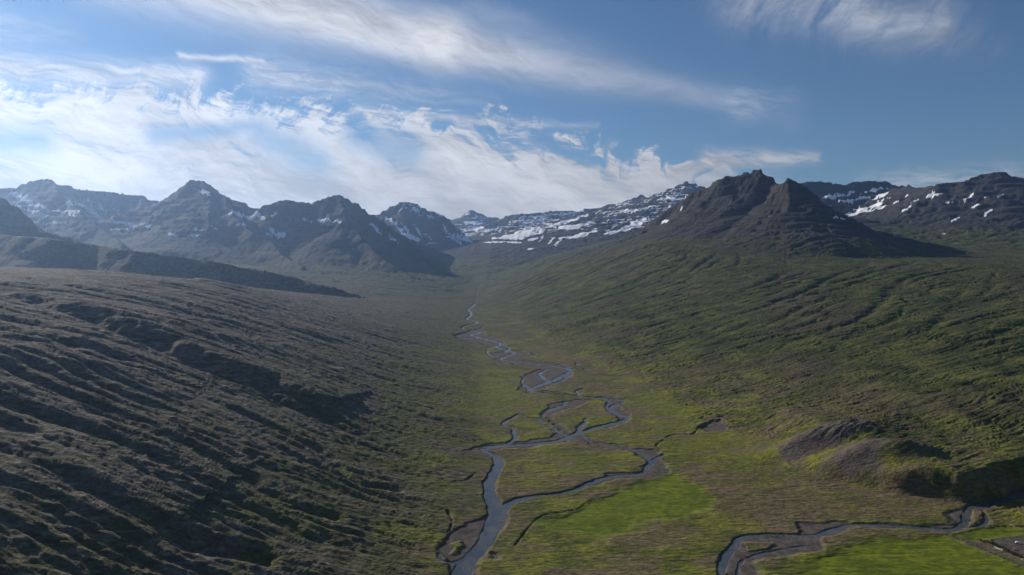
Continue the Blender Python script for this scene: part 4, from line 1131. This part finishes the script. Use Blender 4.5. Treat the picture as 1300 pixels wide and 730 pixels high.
def barrier(p0, p1, label):
    a, b = hits([p0, p1]); d = b - a; L = float(np.hypot(*d)); c = (a + b) / 2
    v, f = box_vf(-L / 2, L / 2, -0.28, 0.28, -0.4, 0.95, 0.05, 0.08)
    ob = mesh_obj('concrete_barrier', v, f, M_conc, None, False, 0.05)
    ob.location = (c[0], c[1], ground_z(c[0], c[1])); ob.rotation_euler = (0, 0, math.atan2(d[1], d[0]))
    ob['label'] = label; ob['category'] = 'barrier'
barrier((1262.5, 695.5), (1273, 699.8), 'low pale barrier along the upper edge of the gravel road')
def boulder(px, py, sx, sy, sz, mat, label, seed):
    g = hits([(px, py)])[0]; bm = bmesh.new(); bmesh.ops.create_icosphere(bm, subdivisions=3, radius=1.0)
    rg = np.random.default_rng(seed); off = rg.uniform(0, 50, 3)
    for v in bm.verts:
        k = 1 + 0.25 * math.sin(v.co.x * 2.3 + off[0]) * math.cos(v.co.y * 2.9 + off[1]) + 0.12 * math.sin(v.co.z * 5 + off[2])
        v.co = Vector((v.co.x * sx * k, v.co.y * sy * k, v.co.z * sz * k + sz * 0.4))
    me = bpy.data.meshes.new('boulder'); bm.to_mesh(me); bm.free(); me.materials.append(mat)
    ob = bpy.data.objects.new('boulder', me); COL.objects.link(ob); ob.location = (g[0], g[1], ground_z(g[0], g[1]))
    ob['label'] = label; ob['category'] = 'boulder'
boulder(1289, 698.5, 1.6, 1.2, 0.9, M_stone, 'grey green boulder between the parked car and the roadside shrubs', 1)
boulder(1299, 711, 1.4, 1.1, 0.8, M_conc, 'pale block beside the gravel road at the right edge of the picture', 2)
def make_shrub(seed):
    rg = np.random.default_rng(seed)
    root = bpy.data.objects.new('shrub', None); COL.objects.link(root)
    v, f = [], []
    for k in range(7):                       # stems
        a = rg.uniform(0, 6.28); t = rg.uniform(0.3, 0.9); b0 = len(v)
        for q, rr in ((0, 0.05), (1, 0.02)):
            for w in range(4):
                v.append((q * t * math.cos(a) + rr * math.cos(w * 1.57), q * t * math.sin(a) + rr * math.sin(w * 1.57), q * 1.6))
        f += [(b0 + w, b0 + (w + 1) % 4, b0 + 4 + (w + 1) % 4, b0 + 4 + w) for w in range(4)]
    mesh_obj('stem', v, f, M_wood, root)
    n_ = 520; v, f = [], []
    cl = rg.normal(0, 1, (9, 3)) * (0.75, 0.75, 0.35) + (0, 0, 1.15)
    for k in range(n_):
        c = cl[rg.integers(0, 9)] + rg.normal(0, 0.33, 3); c[2] = max(0.1, c[2])
        d1 = rg.normal(0, 1, 3); d1 /= np.linalg.norm(d1); d2 = np.cross(d1, rg.normal(0, 1, 3)); d2 /= np.linalg.norm(d2)
        b0 = len(v); q = rg.uniform(0.10, 0.22)
        v += [tuple(c - d1 * q), tuple(c + d2 * q * 0.6), tuple(c + d1 * q), tuple(c - d2 * q * 0.6)]; f.append((b0, b0 + 1, b0 + 2, b0 + 3))
    mesh_obj('foliage', v, f, M_leaf, root)
    return root
protos = [make_shrub(k) for k in range(3)]
ORD = ['first', 'second', 'third', 'fourth', 'fifth', 'sixth', 'seventh']
SHRUBS = [(1245, 686, 1.0), (1249, 688, 0.8), (1254, 688.5, 1.1), (1257.5, 690.5, 1.3), (1261, 691.5, 1.2), (1264.5, 693, 1.1), (1268, 695, 1.0), (1276.5, 699.5, 1.1), (1280, 701, 1.3), (1284, 703.5, 1.2), (1288, 705, 1.3), (1292.5, 706.5, 1.2), (1296.5, 708, 1.2)]
for k, (px, py, sc) in enumerate(SHRUBS):
    g = hits([(px, py)])[0]; p = protos[k % 3]
    if k < 3: root = p
    else:
        root = p.copy(); COL.objects.link(root)
        for ch in [c for c in p.children]:
            cc_ = ch.copy(); COL.objects.link(cc_); cc_.parent = root
    root.location = (g[0], g[1], ground_z(g[0], g[1])); root.rotation_euler = (0, 0, k * 1.3); root.scale = (sc, sc, sc * 0.9)
    root['category'] = 'shrub'; root['group'] = 'dark shrubs in a row beside the gravel road'
    root['label'] = (ORD[k] + ' dark green shrub from the left in the row behind the pale barrier') if k < 7 else (ORD[k - 7] + ' dark green shrub from the left in the row between parked car and road')

# ------------------------------------------------------------------ haze
def haze_box():
    x0, x1, y0, y1, z0, z1 = -13500, 13500, -13500, 13500, -60.0, 1350.0
    v = [(x, y, z) for z in (z0, z1) for y in (y0, y1) for x in (x0, x1)]
    f = [(0, 2, 3, 1), (4, 5, 7, 6), (0, 1, 5, 4), (2, 6, 7, 3), (0, 4, 6, 2), (1, 3, 7, 5)]
    me = bpy.data.meshes.new('haze'); me.from_pydata(v, [], f); me.update()
    mat = bpy.data.materials.new('thin_air'); mat.use_nodes = True
    t = mat.node_tree; t.nodes.clear()
    vo = t.nodes.new('ShaderNodeVolumePrincipled')
    vo.inputs['Color'].default_value = HAZE_COL
    vo.inputs['Density'].default_value = HAZE_D
    vo.inputs['Anisotropy'].default_value = HAZE_G
    o = t.nodes.new('ShaderNodeOutputMaterial'); t.links.new(vo.outputs[0], o.inputs['Volume'])
    me.materials.append(mat)
    ob = bpy.data.objects.new('haze', me); COL.objects.link(ob); setting(ob, 'thin blue haze filling the valley air', 'stuff', 'haze')
HAZE_COL = (0.38, 0.60, 1.0, 1.0)
HAZE_D = 3.7e-5
HAZE_G = 0.66
haze_box()
S.cycles.volume_bounces = 1
S.cycles.max_bounces = 6
print('done', round(time.time() - T0, 1))
